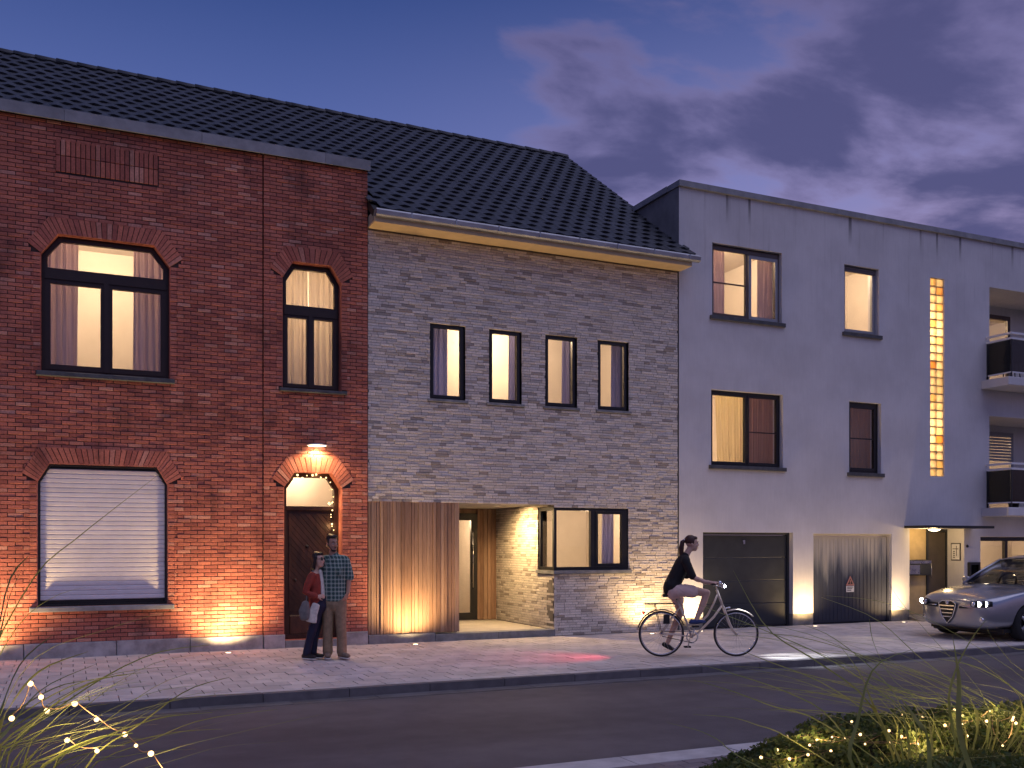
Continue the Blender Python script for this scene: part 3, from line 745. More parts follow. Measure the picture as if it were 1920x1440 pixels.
# corner window
cw = MB(); yv = .055
cw.box(RCX+.0, RCX+.055, .012, .075, 1.212, 2.39)                                  # corner post
cw.box(RCX+.056, 9.74, yv-.03, yv+.045, 2.325, 2.39); cw.box(RCX+.056, 9.74, yv-.03, yv+.045, 1.212, 1.272)
cw.box(9.66, 9.74, yv-.03, yv+.045, 1.273, 2.324); cw.box(8.93, 9.03, yv-.03, yv+.045, 1.273, 2.324)
cwo = cw.build('corner_window', m['black_frame'], mod)
s_ = MB(); ring(s_, rect(9.032, 9.658, 1.274, 2.322), rect(9.085, 9.60, 1.33, 2.268), yv-.04, yv+.03); s_.build('casement', m['black_frame'], cwo)
for a, b in ((RCX+.056, 8.93), (9.085, 9.60)): MB().prism(rect(a, b, 1.272, 2.326), yv+.006, yv+.013).build('pane', m['glass'], cwo)
sf = MB(); sf.box(RCX+.02, RCX+.075, .076, .68, 2.325, 2.39); sf.box(RCX+.02, RCX+.075, .076, .68, 1.212, 1.272); sf.box(RCX+.02, RCX+.075, .62, .68, 1.273, 2.324)
sf.build('side_frame', m['black_frame'], cwo); MB().box(RCX+.045, RCX+.052, .076, .62, 1.272, 2.326).build('pane', m['glass'], cwo)
sl = MB(); sl.bevbox(RCX-.035, 9.79, -.055, .05, 1.145, 1.208, .005); sl.box(RCX-.035, RCX+.05, .051, .72, 1.147, 1.206); sl.build('sill', m['bluestone'], cwo)
room(mod, RCX+.078, 10.7, .3, 2.62, .315, 3.4, (9.6, 1.3, 2.35), 42, left=False)
s_ = MB(); s_.box(RCX+.08, RCX+.20, .70, 3.4, .3, 2.6); s_.build('partition', m['room'], mod)
curtain('sky-tinted curtain at the right of the ground floor corner window', 9.38, 9.63, 1.2, 2.45, .40, m['curtain_sky_tint'], 4, .03)
# upper windows
for i, (a, b) in enumerate(MW):
    w = window(mod, rect(a+.004, b-.004, WZ0+.004, WZ1-.004), .055, m['black_frame'], .035, [(rect(a+.037, b-.037, WZ0+.037, WZ1-.037), .045, [])])
    MB().bevbox(a-.045, b+.045, -.035, .06, 4.19, WZ0+.002, .004).build('sill', m['bluestone'], w)
    s_ = MB(); ring(s_, rect(a-.02, b+.02, WZ0-.02, WZ1+.02), rect(a, b, WZ0, WZ1), .014, .31); s_.build('reveal', m['pale_brick'], w)
room(mod, 5.0, 10.6, 3.75, 6.15, .315, 2.6, (7.75, 1.5, 6.0), 84)
for lab, pa, pb in (('sky-tinted curtain at the left of the first upright window from the red house', 806, 838), ('sky-tinted curtain at the right of the second upright window from the red house', 957, 975),
                    ('sky-tinted curtain at the right of the third upright window from the red house', 1058, 1076), ('sky-tinted curtain at the right of the fourth upright window from the red house', 1150, 1172)):
    a, b = wall_pt(pa, 700, .42).x, wall_pt(pb, 700, .42).x; curtain(lab, a-.05, b+(.0 if pa == 806 else .08), 4.0, 5.8, .42, m['curtain_sky_tint'], max(3, round((b-a)/.075)), .028)
# eaves: boarded soffit, zinc gutter, tiled roof
ev = MB(); ev.box(MX0+.004, MX1+.06, -.37, .30, 7.06, 7.09); ev.build('soffit', m['soffit'], mod)
ev = MB(); ev.box(MX0+.004, MX1+.06, -.395, -.372, 7.06, 7.14); ev.build('fascia', m['soffit'], mod)
ev = MB(); ev.box(MX0+.006, MX1+.06, -.392, .30, 7.092, 7.26); ev.build('eaves_box', m['zinc_dull'], mod)
g_ = MB(); prof = [(-.395, 7.262), (-.415, 7.275), (-.47, 7.262), (-.485, 7.235), (-.475, 7.165), (-.45, 7.142), (-.395, 7.138)]
xa, xb = MX0+.012, MX1+.21; vs = [(xa, y, z) for y, z in prof]+[(xb, y, z) for y, z in prof]; n = len(prof)
g_.add(vs, [(i, n+i, n+i+1, i+1) for i in range(n-1)]+[tuple(range(n)), tuple(range(2*n-1, n-1, -1))])
gut = g_.build('gutter', m['zinc'], mod)
x = xa+.6
while x < xb:
    q = MB(); q.box(x, x+.022, -.490, -.478, 7.16, 7.255); q.build('gutter_bracket', m['zinc'], gut); x += .8
pitched_roof(mod, 4.60, MX1+.14, 7.2, last=True)
gb_ = MB(); gb_.add([(MX1+.12, EAVE_Y+.1, 7.27), (MX1+.12, 2*RIDGE_Y+.3, 7.27), (MX1+.12, RIDGE_Y, RIDGE_Z-.16)], [(0, 1, 2)]); gb_.build('gable', m['zinc_dull'], mod)

# ================================================================== white rendered apartment building
AX0, AX1, ATOP = 10.90, 27.0, 8.73
apt = based('apartment_building', 'white rendered apartment building with garage doors and a strip of lit glass blocks', 'building', ((AX0+AX1)/2, .2, 0))
def render_mat():
    t = NT('white_render'); n1 = t.noise(110, 5, .7); n2 = t.noise(.8, 5, .6); st = t.noise(7.5, 5, .65, t.pos((1, 1, .05))); fine = t.noise(26, 4, .6, t.pos((1, 1, .09)))
    z = t.n('ShaderNodeSeparateXYZ'); t.set(z, 0, t.pos()); high = t.rng(z.outputs[2], 5.6, 8.7)
    f = t.math('MULTIPLY', t.rng(n2, .3, .7, .90, 1.06), t.rng(fine, .3, .75, 1.015, .965)); g_ = t.n('ShaderNodeCombineColor')
    for i in range(3): t.set(g_, i, f)
    c = t.mix(1.0, (.66, .65, .66), g_.outputs[0], 'MULTIPLY')
    c = t.mix(t.math('MULTIPLY', t.rng(st, .52, .78), t.math('ADD', t.math('MULTIPLY', high, .34), .03)), c, (.20, .19, .185))
    # a few dark run-off streaks right under the coping
    drip = t.math('MULTIPLY', t.rng(t.noise(3.1, 2, .5, t.pos((1, .01, .01))), .60, .66), t.rng(z.outputs[2], 8.05, 8.74))
    c = t.mix(t.math('MULTIPLY', drip, .75), c, (.06, .055, .05))
    t.P(col=c, rough=.9, spec=.2); t.bump(n1, .7, .006); return t.m
m['render'] = render_mat()
m['anthracite'] = plain('anthracite_panel', (.030, .034, .040), .5, var=.15, vs_=5)
G1, G2 = (11.467, 13.737), (14.279, 16.491)
W1, W2, W3, W4 = (11.69, 13.445, 6.265, 7.735), (15.13, 16.115, 6.245, 7.71), (11.665, 13.47, 3.275, 4.795), (15.265, 16.178, 3.235, 4.775)
GB = (17.655, 18.085, 3.23, 7.715); ENT = (17.02, 18.72, -1, 2.045)
LG1, LG2, SHOP = (19.54, 23.4, 5.36, 7.70), (19.54, 23.4, 2.40, 4.69), (19.245, 23.2, -.2, 1.87)
ah = [W1, W2, W3, W4, GB, ENT, (*LG1,), (*LG2,), SHOP, (*G1, -1, 1.935), (*G2, -1, 1.918)]
wall_mesh(AX0, AX1, .24, ATOP, 0, .32, ah).build('wall', m['render'], apt)
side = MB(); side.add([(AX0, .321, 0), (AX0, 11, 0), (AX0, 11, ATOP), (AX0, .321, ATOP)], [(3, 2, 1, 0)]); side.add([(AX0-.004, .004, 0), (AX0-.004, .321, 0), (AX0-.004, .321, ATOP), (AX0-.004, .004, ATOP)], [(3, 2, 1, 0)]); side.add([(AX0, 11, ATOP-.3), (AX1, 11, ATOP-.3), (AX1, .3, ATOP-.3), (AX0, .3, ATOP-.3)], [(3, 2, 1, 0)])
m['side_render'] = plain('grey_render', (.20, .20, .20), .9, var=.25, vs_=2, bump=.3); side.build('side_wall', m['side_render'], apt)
m['base_render'] = plain('grey_base_render', (.22, .205, .185), .9, var=.4, vs_=4, bump=.5, bs=60)
for a, b in ((AX0, G1[0]-.0), (G1[1], G2[0]), (G2[1], 17.02), (18.72, 19.245)):
    MB().box(a, b, .008, .32, -.01, .239).build('wall_base', m['base_render'], apt)
cp = MB(); x = AX0-.03
while x < AX1:
    e = min(x+2.4, AX1); cp.box(x, e-.006, -.06, .36, ATOP, ATOP+.115); x += 2.4
cp.box(AX0-.05, AX0+.22, .362, 11, ATOP, ATOP+.115); cp.build('coping', m['zinc_dull'], apt)
def apt_win(o, mat, yf=.10, split=None, left_bar=None, right_bar=None, right_mat=None, sash=.045, fw=.05):
    x0, x1, z0, z1 = o; o2 = rect(x0+.003, x1-.003, z0+.003, z1-.003)
    if split is None:
        w_ = window(apt, o2, yf, mat, fw, [(rect(x0+fw, x1-fw, z0+fw, z1-fw), sash, left_bar or [])])
    else:
        w_ = window(apt, o2, yf, mat, fw, [(rect(x0+fw, split-.012, z0+fw, z1-fw), sash, left_bar or []), (rect(split+.012, x1-fw, z0+fw, z1-fw), sash, right_bar or [])])
    return w_
def sill(w_, o, mat, e=.06): MB().bevbox(o[0]-e, o[1]+e, -.06, .12, o[2]-.075, o[2]+.004, .006).build('sill', mat, w_)
xm = wall_pt(1402, 600, .1).x
w = apt_win(W1, m['taupe_frame'], split=xm, left_bar=[(11.75, 6.965, xm-.06, 6.99, .03)]); sill(w, W1, m['dark_sill'])
q = MB(); ring(q, rect(xm+.010, W1[1]-.045, W1[2]+.045, W1[3]-.115), rect(xm+.075, W1[1]-.11, W1[2]+.10, W1[3]-.19), .080, .087); q.build('casement', m['grey_frame'], w)
q = MB(); q.box(W1[0]+.05, W1[1]-.05, .07, .11, W1[3]-.115, W1[3]-.045); q.build('vent_strip', m['taupe_frame'], w)
w = apt_win(W2, m['grey_frame'], fw=.055, sash=.05); sill(w, W2, m['dark_sill'])
q = MB(); q.box(W2[0]+.05, W2[1]-.05, .06, .10, W2[3]-.13, W2[3]-.05); q.build('vent_strip', m['taupe_frame'], w)
xm3 = wall_pt(1400, 800, .1).x
w = apt_win(W3, m['black_frame'], split=xm3, right_bar=[(xm3+.05, 3.985, W3[1]-.08, 4.005, .03)]); sill(w, W3, m['dark_sill'])
w = apt_win(W4, m['black_frame'], left_bar=[(W4[0]+.08, 3.985, W4[1]-.08, 4.005, .03)], fw=.06, sash=.06); sill(w, W4, m['dark_sill'])
room(apt, 11.2, 14.4, 5.75, 8.25, .325, 3.2, (12.6, 1.6, 8.05), 62)
room(apt, 14.6, 17.3, 5.75, 8.25, .325, 2.2, (15.5, .9, 8.0), 52)
room(apt, 11.2, 14.4, 2.75, 5.2, .325, 3.2, (12.1, 1.5, 4.3), 75)
room(apt, 14.6, 17.3, 2.75, 5.2, .325, 2.2, (15.7, 1.6, 4.8), 9)
X = lambda px, Y=.45: wall_pt(px, 600, Y).x
curtain('mauve curtain at the left of the upper double window on the white building', X(1330), X(1356), 6.1, 7.9, .45, m['curtain_mauve'], 4, .03)
curtain('mauve curtain filling the right half of the upper double window on the white building', X(1420), X(1468)+.1, 6.1, 7.9, .45, m['curtain_mauve'], 7, .03, lean=-.10)
curtain('golden curtain drawn across the left half of the lower double window', X(1340), X(1398), 3.1, 5.0, .45, m['curtain_gold'], 10, .02, lean=.08)
curtain('brown curtain drawn across the right half of the lower double window', X(1402), X(1462), 3.1, 5.0, .45, m['curtain_brown'], 12, .02, lean=-.08)
curtain('dim brown curtain drawn across the small lower window beside the glass blocks', X(1588), X(1641), 3.1, 5.0, .45, m['curtain_brown'], 9, .02)
# glass block strip
def block_mat():
    t = NT('glass_block'); n_ = t.noise(14, 3, .6); c = t.ramp(t.rand(5.1), [(0, (.80, .50, .20)), (.10, (.92, .78, .48)), (.22, (.97, .90, .68)), (1, (1.0, .95, .80))])
    c = t.mix(t.rng(n_, .35, .7, 0, .35), c, (.72, .50, .22)); tl = t.n('ShaderNodeBsdfTranslucent'); t.set(tl, 0, c); gl = t.n('ShaderNodeBsdfGlossy'); gl.inputs['Roughness'].default_value = .08
    tr = t.n('ShaderNodeBsdfTransparent'); t.set(tr, 0, c); m1 = t.n('ShaderNodeMixShader'); m1.inputs[0].default_value = .35; t.set(m1, 1, tl.outputs[0]); t.set(m1, 2, tr.outputs[0])
    fr = t.n('ShaderNodeFresnel'); fr.inputs[0].default_value = 1.5; m2 = t.n('ShaderNodeMixShader'); t.set(m2, 0, t.math('MULTIPLY', fr.outputs[0], t.math('SUBTRACT', 1.0, t.n('ShaderNodeNewGeometry').outputs['Backfacing']))); t.set(m2, 1, m1.outputs[0]); t.set(m2, 2, gl.outputs[0])
    t.t.links.new(m2.outputs[0], t.o.inputs[0]); return t.m
m['glass_block'] = block_mat()
m['block_mortar'] = plain('block_mortar', (.34, .26, .15), .9, var=.2)
NB = 24; bh = (GB[3]-GB[2])/NB; bw = (GB[1]-GB[0])/2
grid = MB()
for k in range(NB+1): grid.box(GB[0], GB[1], .03, .10, GB[2]+k*bh-.012, GB[2]+k*bh+.012)
for k in range(3): grid.box(GB[0]+k*bw-.010, GB[0]+k*bw+.010, .032, .098, GB[2], GB[3])
strip = grid.build('glass_block_strip', m['block_mortar'], apt)
bmesh_ = MB().bevbox(-bw/2+.008, bw/2-.008, 0, .06, -bh/2+.010, bh/2-.010, .012).mesh('glass_block', m['glass_block'])
for k in range(NB):
    for j in range(2): obj('glass_block', bmesh_, strip, (GB[0]+bw*(j+.5), .022+rnd.uniform(-.002, .002), GB[2]+bh*(k+.5)))
room(apt, 17.35, 18.4, 2.9, 7.9, .325, 1.1, (17.87, .75, 6.6), 34, size=.15)
light('room_light', 'POINT', (17.87, .75, 4.2), 60, ROOM, apt, .15)
# garage doors
def garage(o, ztop, mats, name, panels, yf=.16):
    q = MB(); q.box(o[0], o[0]+.05, yf-.02, yf+.05, -.01, ztop-.05); q.box(o[1]-.05, o[1], yf-.02, yf+.05, -.01, ztop-.05); q.box(o[0], o[1], yf-.021, yf+.05, ztop-.05, ztop)
    g = q.build(name, mats[0], apt)
    z = 0.012; hgt = (ztop-.05-z)/panels
    for k in range(panels):
        q = MB().bevbox(o[0]+.052, o[1]-.052, yf, yf+.04, z+k*hgt+.004, z+(k+1)*hgt-.004, .008); q.build('door_panel', mats[1], g)
    return g
g1 = garage(G1, 1.935, (m['anthracite'], m['anthracite']), 'garage_door', 4, .14)
h_ = MB(); h_.box(12.55, 12.60, .125, .142, 1.70, 1.78); h_.build('lock', m['steel'], g1)
def weathered():
    t = NT('weathered_door_paint'); st = t.noise(9, 6, .7, t.pos((1, 1, .07))); st2 = t.noise(3.2, 4, .6, t.pos((1, 1, .12)))
    z = t.n('ShaderNodeSeparateXYZ'); t.set(z, 0, t.pos()); h = t.math('ADD', z.outputs[2], t.math('MULTIPLY', t.math('SUBTRACT', st2, .5), 1.6)); h = t.math('ADD', h, t.math('MULTIPLY', t.math('SUBTRACT', st, .5), .7))
    c = t.ramp(t.rng(h, .5, 1.9), [(0, (.035, .040, .062)), (.32, (.055, .065, .095)), (.58, (.17, .18, .20)), (1, (.42, .40, .37))])
    t.P(col=c, rough=.45, spec=.4); t.bump(t.noise(30, 4, .6, t.pos((1, 1, .2))), .15, .003); return t.m
m['weathered'] = weathered()
g2 = garage(G2, 1.918, (m['weathered'], m['weathered']), 'garage_door', 1, .10)
x = G2[0]+.12
while x < G2[1]-.1:
    MB().bevbox(x, x+.012, .094, .102, .06, 1.82, .002).build('rib', m['weathered'], g2); x += .105
sp = wall_pt(1594, 1097, .09)
sg_ = thing('warning_sign', 'small white warning sign with a red triangle on the weathered garage door', 'sign', (sp.x, .093, sp.z-.13))
MB().bevbox(-.11, .11, -.006, 0, -.02, .11, .003).build('plate', m['white_paint'], sg_)
m['red_paint'] = plain('red_paint', (.42, .20, .18), .5, var=.1); m['dark_paint'] = plain('dark_paint', (.03, .03, .035), .5, var=.1)
q = MB(); ring(q, [(-.12, .12), (.12, .12), (0, .33)], [(-.075, .148), (.075, .148), (0, .278)], -.010, -.002); q.build('triangle', m['red_paint'], sg_)
q = MB(); q.prism([(-.072, .150), (.072, .150), (0, .274)], -.006, -.001); q.build('triangle_field', m['dark_paint'], sg_)
q = MB(); q.box(-.012, .012, -.011, -.005, .18, .235); q.box(-.012, .012, -.011, -.005, .157, .172); q.build('mark', m['red_paint'], sg_)
q = MB()
for k in range(3): q.box(-.085, .085-.03*k, -.010, -.005, .078-.034*k, .092-.034*k)
q.build('lettering', m['dark_paint'], sg_)
# entrance: recess with mailboxes, dark door, canopy, lamp, bell panel
EB = .50
ent = MB(); ent.box(16.95, 17.02, .012, EB+.1, -.01, 2.045); ent.build('entrance_cheek', m['render'], apt)
ent = MB(); ent.box(18.722, 18.80, .012, EB+.1, -.01, 2.045); ent.build('entrance_cheek', m['render'], apt)
ent = MB(); ent.box(16.95, 18.80, .012, EB+.1, 2.046, 2.12); ent.build('entrance_soffit', m['render'], apt)
e1, e2 = wall_pt(1736, 1000, EB).x, wall_pt(1775, 1000, EB).x
m['ochre'] = plain('ochre_render', (.52, .40, .22), .8, var=.1)
q = MB(); q.box(16.95, e1, EB, EB+.1, -.01, 2.05); q.build('entrance_wall', m['ochre'], apt)
q = MB(); q.box(e1, e1+.05, EB-.03, EB+.05, 0, 2.045); q.box(e2-.05, e2, EB-.03, EB+.05, 0, 2.045); q.box(e1+.051, e2-.051, EB-.03, EB+.05, 1.98, 2.045)
m['brown_door'] = plain('brown_steel_door', (.085, .07, .055), .5, var=.15); ed = q.build('entrance_door', m['anthracite'], apt)
MB().bevbox(e1+.053, e2-.053, EB-.01, EB+.04, .03, 1.978, .008).build('door_leaf', m['brown_door'], ed)
h_ = MB(); h_.tube([(e1+.12, EB-.05, .95), (e1+.12, EB-.05, 1.25)], .012); h_.build('pull_bar', m['steel'], ed)
q = MB(); q.box(e2, 18.722, EB, EB+.1, -.01, 2.045); q.build('entrance_wall', m['render'], apt)
mbx = thing('mailbox_unit', 'dark steel mailbox row on the ochre wall beside the entrance door', 'mailbox', ((17.03+e1)/2, EB, .98))
wdt = e1-17.03
MB().bevbox(-wdt/2, wdt/2, -.16, -.002, 0, .36, .01).build('cabinet', m['anthracite'], mbx)
for k in range(3):
    a = -wdt/2+.02+k*(wdt-.04)/3; MB().bevbox(a+.006, a+(wdt-.04)/3-.006, -.168, -.158, .03, .24, .004).build('flap', m['steel'] if k == 1 else m['anthracite'], mbx)
MB().bevbox(-wdt/2+.01, wdt/2-.01, -.172, -.158, .27, .34, .004).build('name_strip', m['steel'], mbx)
can = MB(); can.bevbox(16.86, 18.95, -.62, .0, 2.05, 2.105, .006); can.build('canopy', m['iron'], apt)
lp2 = wall_pt(1752, 991, -.25)
cl = thing('canopy_lamp', 'round lit ceiling lamp under the dark entrance canopy', 'lamp', (lp2.x, -.25, 2.048))
MB().lathe([(.001, 0), (.13, 0), (.14, -.012), (.13, -.02)], (0, 0, 0), 20).build('housing', m['white_paint'], cl)
MB().lathe([(.125, -.02), (.11, -.045), (.06, -.06), (.001, -.064)], (0, 0, 0), 20).build('globe', m['lens_warm'], cl)
light('lamp_light', 'POINT', (0, 0, -.12), 30, WARM, cl, .06)
bp = Vector((18.72, .22, 1.40))
bl = thing('bell_panel', 'framed white house number and bell panel in the entrance', 'sign', (bp.x, bp.y, 1.32))
q = MB(); q.box(-.022, -.001, -.13, .13, 0, .40); q.build('frame', m['dark_paint'], bl)
q = MB(); q.box(-.026, -.021, -.11, .11, .02, .38); q.build('plate', m['white_paint'], bl)
q = MB(); q.box(-.028, -.025, -.08, .08, .26, .275); q.box(-.028, -.025, -.035, -.02, .10, .34)
for k in range(4): q.box(-.029, -.025, .02, .06, .06+k*.045, .085+k*.045)
q.build('buttons', m['dark_paint'], bl)
q = MB(); q.add([(16.98, -.42, .004), (17.9, -.42, .004), (17.9, EB, .004), (16.98, EB, .004), (16.98, EB, .09), (17.9, EB, .09), (17.9, .0, .09), (16.98, .0, .09)], [(0, 1, 6, 7), (7, 6, 5, 4), (1, 2, 5, 6), (3, 0, 7, 4)]); q.build('entrance_ramp', m['base_render'], apt)
q = MB().box(18.02, 18.72, -.02, EB, -.01, .09); q.build('doorstep', m['bluestone'], apt)
# dark notice case between the entrance and the shop window
nc = wall_pt(1824, 1070); bx_ = thing('notice_case', 'dark framed notice case on the white wall beside the shop window', 'notice case', (nc.x, 0, .72))
q = MB(); ring(q, rect(-.17, .17, 0, .56), rect(-.13, .13, .05, .50), -.07, 0); q.build('frame', m['iron'], bx_)
MB().box(-.13, .13, -.03, -.022, .05, .50).build('pane', m['smoked_glass'], bx_)
q = MB(); q.lathe([(.001, -.03), (.03, -.025), (.035, 0)], (0, 0, 0), 10, 'y'); q = q.build('doorbell', m['iron']); q.location = (wall_pt(1813, 1024).x, 0, wall_pt(1813, 1024).z); tag(q, 'small round dark doorbell on the white wall right of the entrance', 'doorbell')
# shop window and the two loggias
sx = [19.245, wall_pt(1884, 1050, .1).x, 21.9, 23.2]
w = MB(); ring(w, rect(sx[0]+.003, sx[3]-.003, .25, 1.865), rect(sx[0]+.06, sx[3]-.06, .32, 1.77), .06, .14)
for xx in sx[1:3]: w.box(xx-.045, xx+.045, .06, .14, .32, 1.77)
shop = w.build('shop_window', m['black_frame'], apt)
for a, b in zip(sx, sx[1:]): MB().prism(rect(a+.04, b-.04, .30, 1.79), .095, .103).build('pane', m['glass'], shop)
MB().box(sx[0], sx[3], .01, .32, -.01, .249).build('wall_base', m['base_render'], apt)
room(apt, 19.0, 23.6, .1, 2.2, .325, 2.6, (20.6, 1.2, 2.05), 60)
LB = 1.25
def loggia(o, idx):
    x0, x1, z0, z1 = o; q = MB()
    q.add([(x0,.322,z0),(x0,LB,z0),(x0,LB,z1),(x0,.322,z1)], [(0,1,2,3)]); q.add([(x0,.30,z1-.002),(x1,.30,z1-.002),(x1,LB,z1-.002),(x0,LB,z1-.002)], [(3,2,1,0)])
    q.add([(x0,.0,z0+.002),(x1,.0,z0+.002),(x1,LB,z0+.002),(x0,LB,z0+.002)], [(0,1,2,3)]); q.build('loggia', m['render'], apt)
    da, db = x0+.02, wall_pt(1893 if idx == 0 else 1899, 600, LB).x
    b_ = wall_mesh(x0, x1, z0, z1, LB, LB+.12, [(da, db, z0+.05, z0+2.12)]); b_.build('loggia_back', m['render'], apt)
    fm = m['taupe_frame'] if idx == 0 else m['grey_frame']
    dw = window(apt, rect(da, db, z0+.05, z0+2.12), LB-.02, fm, .05, [(rect(da+.05, db-.05, z0+.10, z0+2.07), .06, [])], name='balcony_door')
    room(apt, x0-.3, x1, z0-.1, z1+.1, LB+.125, LB+2.0, (x0+1.0, LB+.9, z1-.25), 34)
    if idx:
        for k in range(9): MB().bevbox(da+.055, db-.055, LB-.045, LB-.035, z0+2.05-.075*k-.055, z0+2.05-.075*k, .004).build('blind_slat', m['grey_frame'], dw)
    # slab and railing
    s_ = MB(); s_.bevbox(19.275, x1, -.72, -.001, z0-.06, z0+.13, .01); s_.build('balcony_slab', m['render'], apt)
    rl = MB(); zr = z0+.13
    for zz in (zr+.86, zr+.98):
        rl.box(19.42, x1, -.68, -.645, zz, zz+.045); rl.box(19.42, 19.455, -.644, -.002, zz, zz+.045)
    rl.box(19.42, x1, -.672, -.652, zr+.10, zr+.13); rl.box(19.428, 19.448, -.644, -.002, zr+.10, zr+.13)
    ro = rl.build('balcony_railing', m['white_paint'], apt)
    for k in range(4): MB().box(19.422+k*1.2, 19.452+k*1.2, -.678, -.648, zr, zr+.859).build('post', m['iron'], ro)
    MB().box(19.424, 19.45, -.05, -.02, zr, zr+.859).build('post', m['iron'], ro)
    MB().box(19.47, x1, -.664, -.658, zr+.131, zr+.855).build('panel', m['smoked_glass'], ro)
    MB().box(19.434, 19.440, -.63, -.06, zr+.131, zr+.855).build('panel', m['smoked_glass'], ro)
    return zr
z1_ = loggia(LG1, 0); z2_ = loggia(LG2, 1)
# ================================================================== uplights let into the pavement
UP = [(-1.15, 'round uplight let into the pavement beyond the roller shutter', 50), (2.25, 'round uplight let into the pavement between roller shutter and brick doorway', 54),
      (5.32, 'round uplight let into the pavement before the timber cladding', 34), (10.02, 'round uplight let into the pavement at the right end of the pale brick house', 21),
      (11.16, 'round uplight let into the pavement left of the dark garage door', 18), (14.01, 'round uplight let into the pavement before the pillar between the garages', 20),
      (16.47, 'round uplight let into the pavement before the pillar by the entrance', 20)]
for x, lab, en in UP:
    yy = -.40 if x < 10.5 else -.36
    u_ = thing('ground_spotlight', lab, 'spotlight', (x, yy, .002), 0, 'uplights along the house fronts')
    MB().lathe([(.045, .0), (.047, .007), (.075, .008), (.078, .0)], (0, 0, 0), 20).build('rim', m['steel'], u_)
    MB().lathe([(.001, .004), (.045, .004)], (0, 0, 0), 20).build('lens', m['lens_warm'], u_)
    light('uplight', 'SPOT', (0, 0, .03), en*7.5, WARM, u_, .05, (0, .24, 1.6), 150, 1.0)
pl_ = thing('recessed_downlight', 'small lit downlight in the ceiling of the porch', 'lamp', (RCX-.72, 1.05, RTOP))
MB().lathe([(.035, 0), (.037, -.006), (.055, -.005), (.056, 0)], (0, 0, 0), 16).build('rim', m['white_paint'], pl_)
MB().lathe([(.001, -.003), (.035, -.003)], (0, 0, 0), 16).build('lens', m['lens_warm'], pl_)
light('lamp_light', 'SPOT', (0, 0, -.03), 300, WARM, pl_, .04, (.45, -.05, -1.0), 150, .9)

# ================================================================== people
def loft(b, pts, rad, ref=(1, 0, 0), n=12):
    """closed rounded limb: cross-section half-axes (along ref, across)"""
    pts = [Vector(p) for p in pts]; rad = [(r, r) if not isinstance(r, tuple) else r for r in rad]
    t0 = (pts[0]-pts[1]).normalized(); t1 = (pts[-1]-pts[-2]).normalized()
    P = []; 
    for k, s_ in ((.85, .5), (.5, .85)): P.append((pts[0]+t0*min(rad[0])*k, rad[0], s_))
    P += [(p, r, 1) for p, r in zip(pts, rad)]
    for k, s_ in ((.5, .85), (.85, .5)): P.append((pts[-1]+t1*min(rad[-1])*k, rad[-1], s_))
    vs = []; ref = Vector(ref)
    for i, (p, r, s_) in enumerate(P):
        t = (P[min(i+1, len(P)-1)][0]-P[max(i-1, 0)][0]).normalized(); a = ref-t*ref.dot(t)
        a = a.normalized() if a.length > .05 else t.orthogonal().normalized(); c = t.cross(a)
        for k in range(n):
            w = 2*math.pi*k/n; vs.append(p+a*math.cos(w)*r[0]*s_+c*math.sin(w)*r[1]*s_)
    fs = [(i*n+k, i*n+(k+1) % n, (i+1)*n+(k+1) % n, (i+1)*n+k) for i in range(len(P)-1) for k in range(n)]
    fs += [tuple(range(n-1, -1, -1)), tuple(range((len(P)-1)*n, len(P)*n))]
    b.add(vs, fs, 0, True)
def grown(b, name, mat, parent, voxel=.009, smooth=4):
    o = b.build(name, mat, parent); r_ = o.modifiers.new('skin', 'REMESH'); r_.mode = 'VOXEL'; r_.voxel_size = voxel; r_.use_smooth_shade = True
    s_ = o.modifiers.new('smooth', 'SMOOTH'); s_.factor = .5; s_.iterations = smooth; return o
def head_frame(c, yaw, pitch=0.0): return Matrix.Translation(c) @ Matrix.Rotation(yaw, 4, 'Z') @ Matrix.Rotation(pitch, 4, 'X')
def turned(src, M): 
    q = MB(); q.add([M @ Vector(v) for v in src.v], src.f, 0, True); return q
def add_head(b, M, k=1.0, female=False):
    h = MB(); h.ball((0, .012, .030), (.074, .094, .098), 16, 10); h.ball((0, -.018, -.035), (.060, .074, .086), 14, 8); h.ball((0, -.050, -.088), (.036 if female else .042, .036, .030), 12, 8)
    loft(h, [(0, -.088, .018), (0, -.104, -.020), (0, -.100, -.030)], [(.008, .008), (.012, .012), (.013, .010)])
    for s_ in (-1, 1): h.ball((s_*.076, .012, -.012), (.010, .022, .032), 8, 6); h.ball((s_*.032, -.074, -.030), (.022, .020, .022), 8, 6)
    h.ball((0, -.084, -.066), (.024, .012, .010), 8, 6); h.ball((0, -.076, .030), (.048, .014, .012), 10, 6)
    h.v = [(x*k, y*k, z*k) for x, y, z in h.v]; q = turned(h, M); b.add(q.v, q.f, 0, True)
m['eye_white'] = plain('eye_white', (.75, .73, .70), .3, var=.02); m['eye_dark'] = plain('eye_dark', (.03, .018, .012), .2, var=.02); m['lip'] = plain('lip', (.34, .13, .11), .5, var=.05)
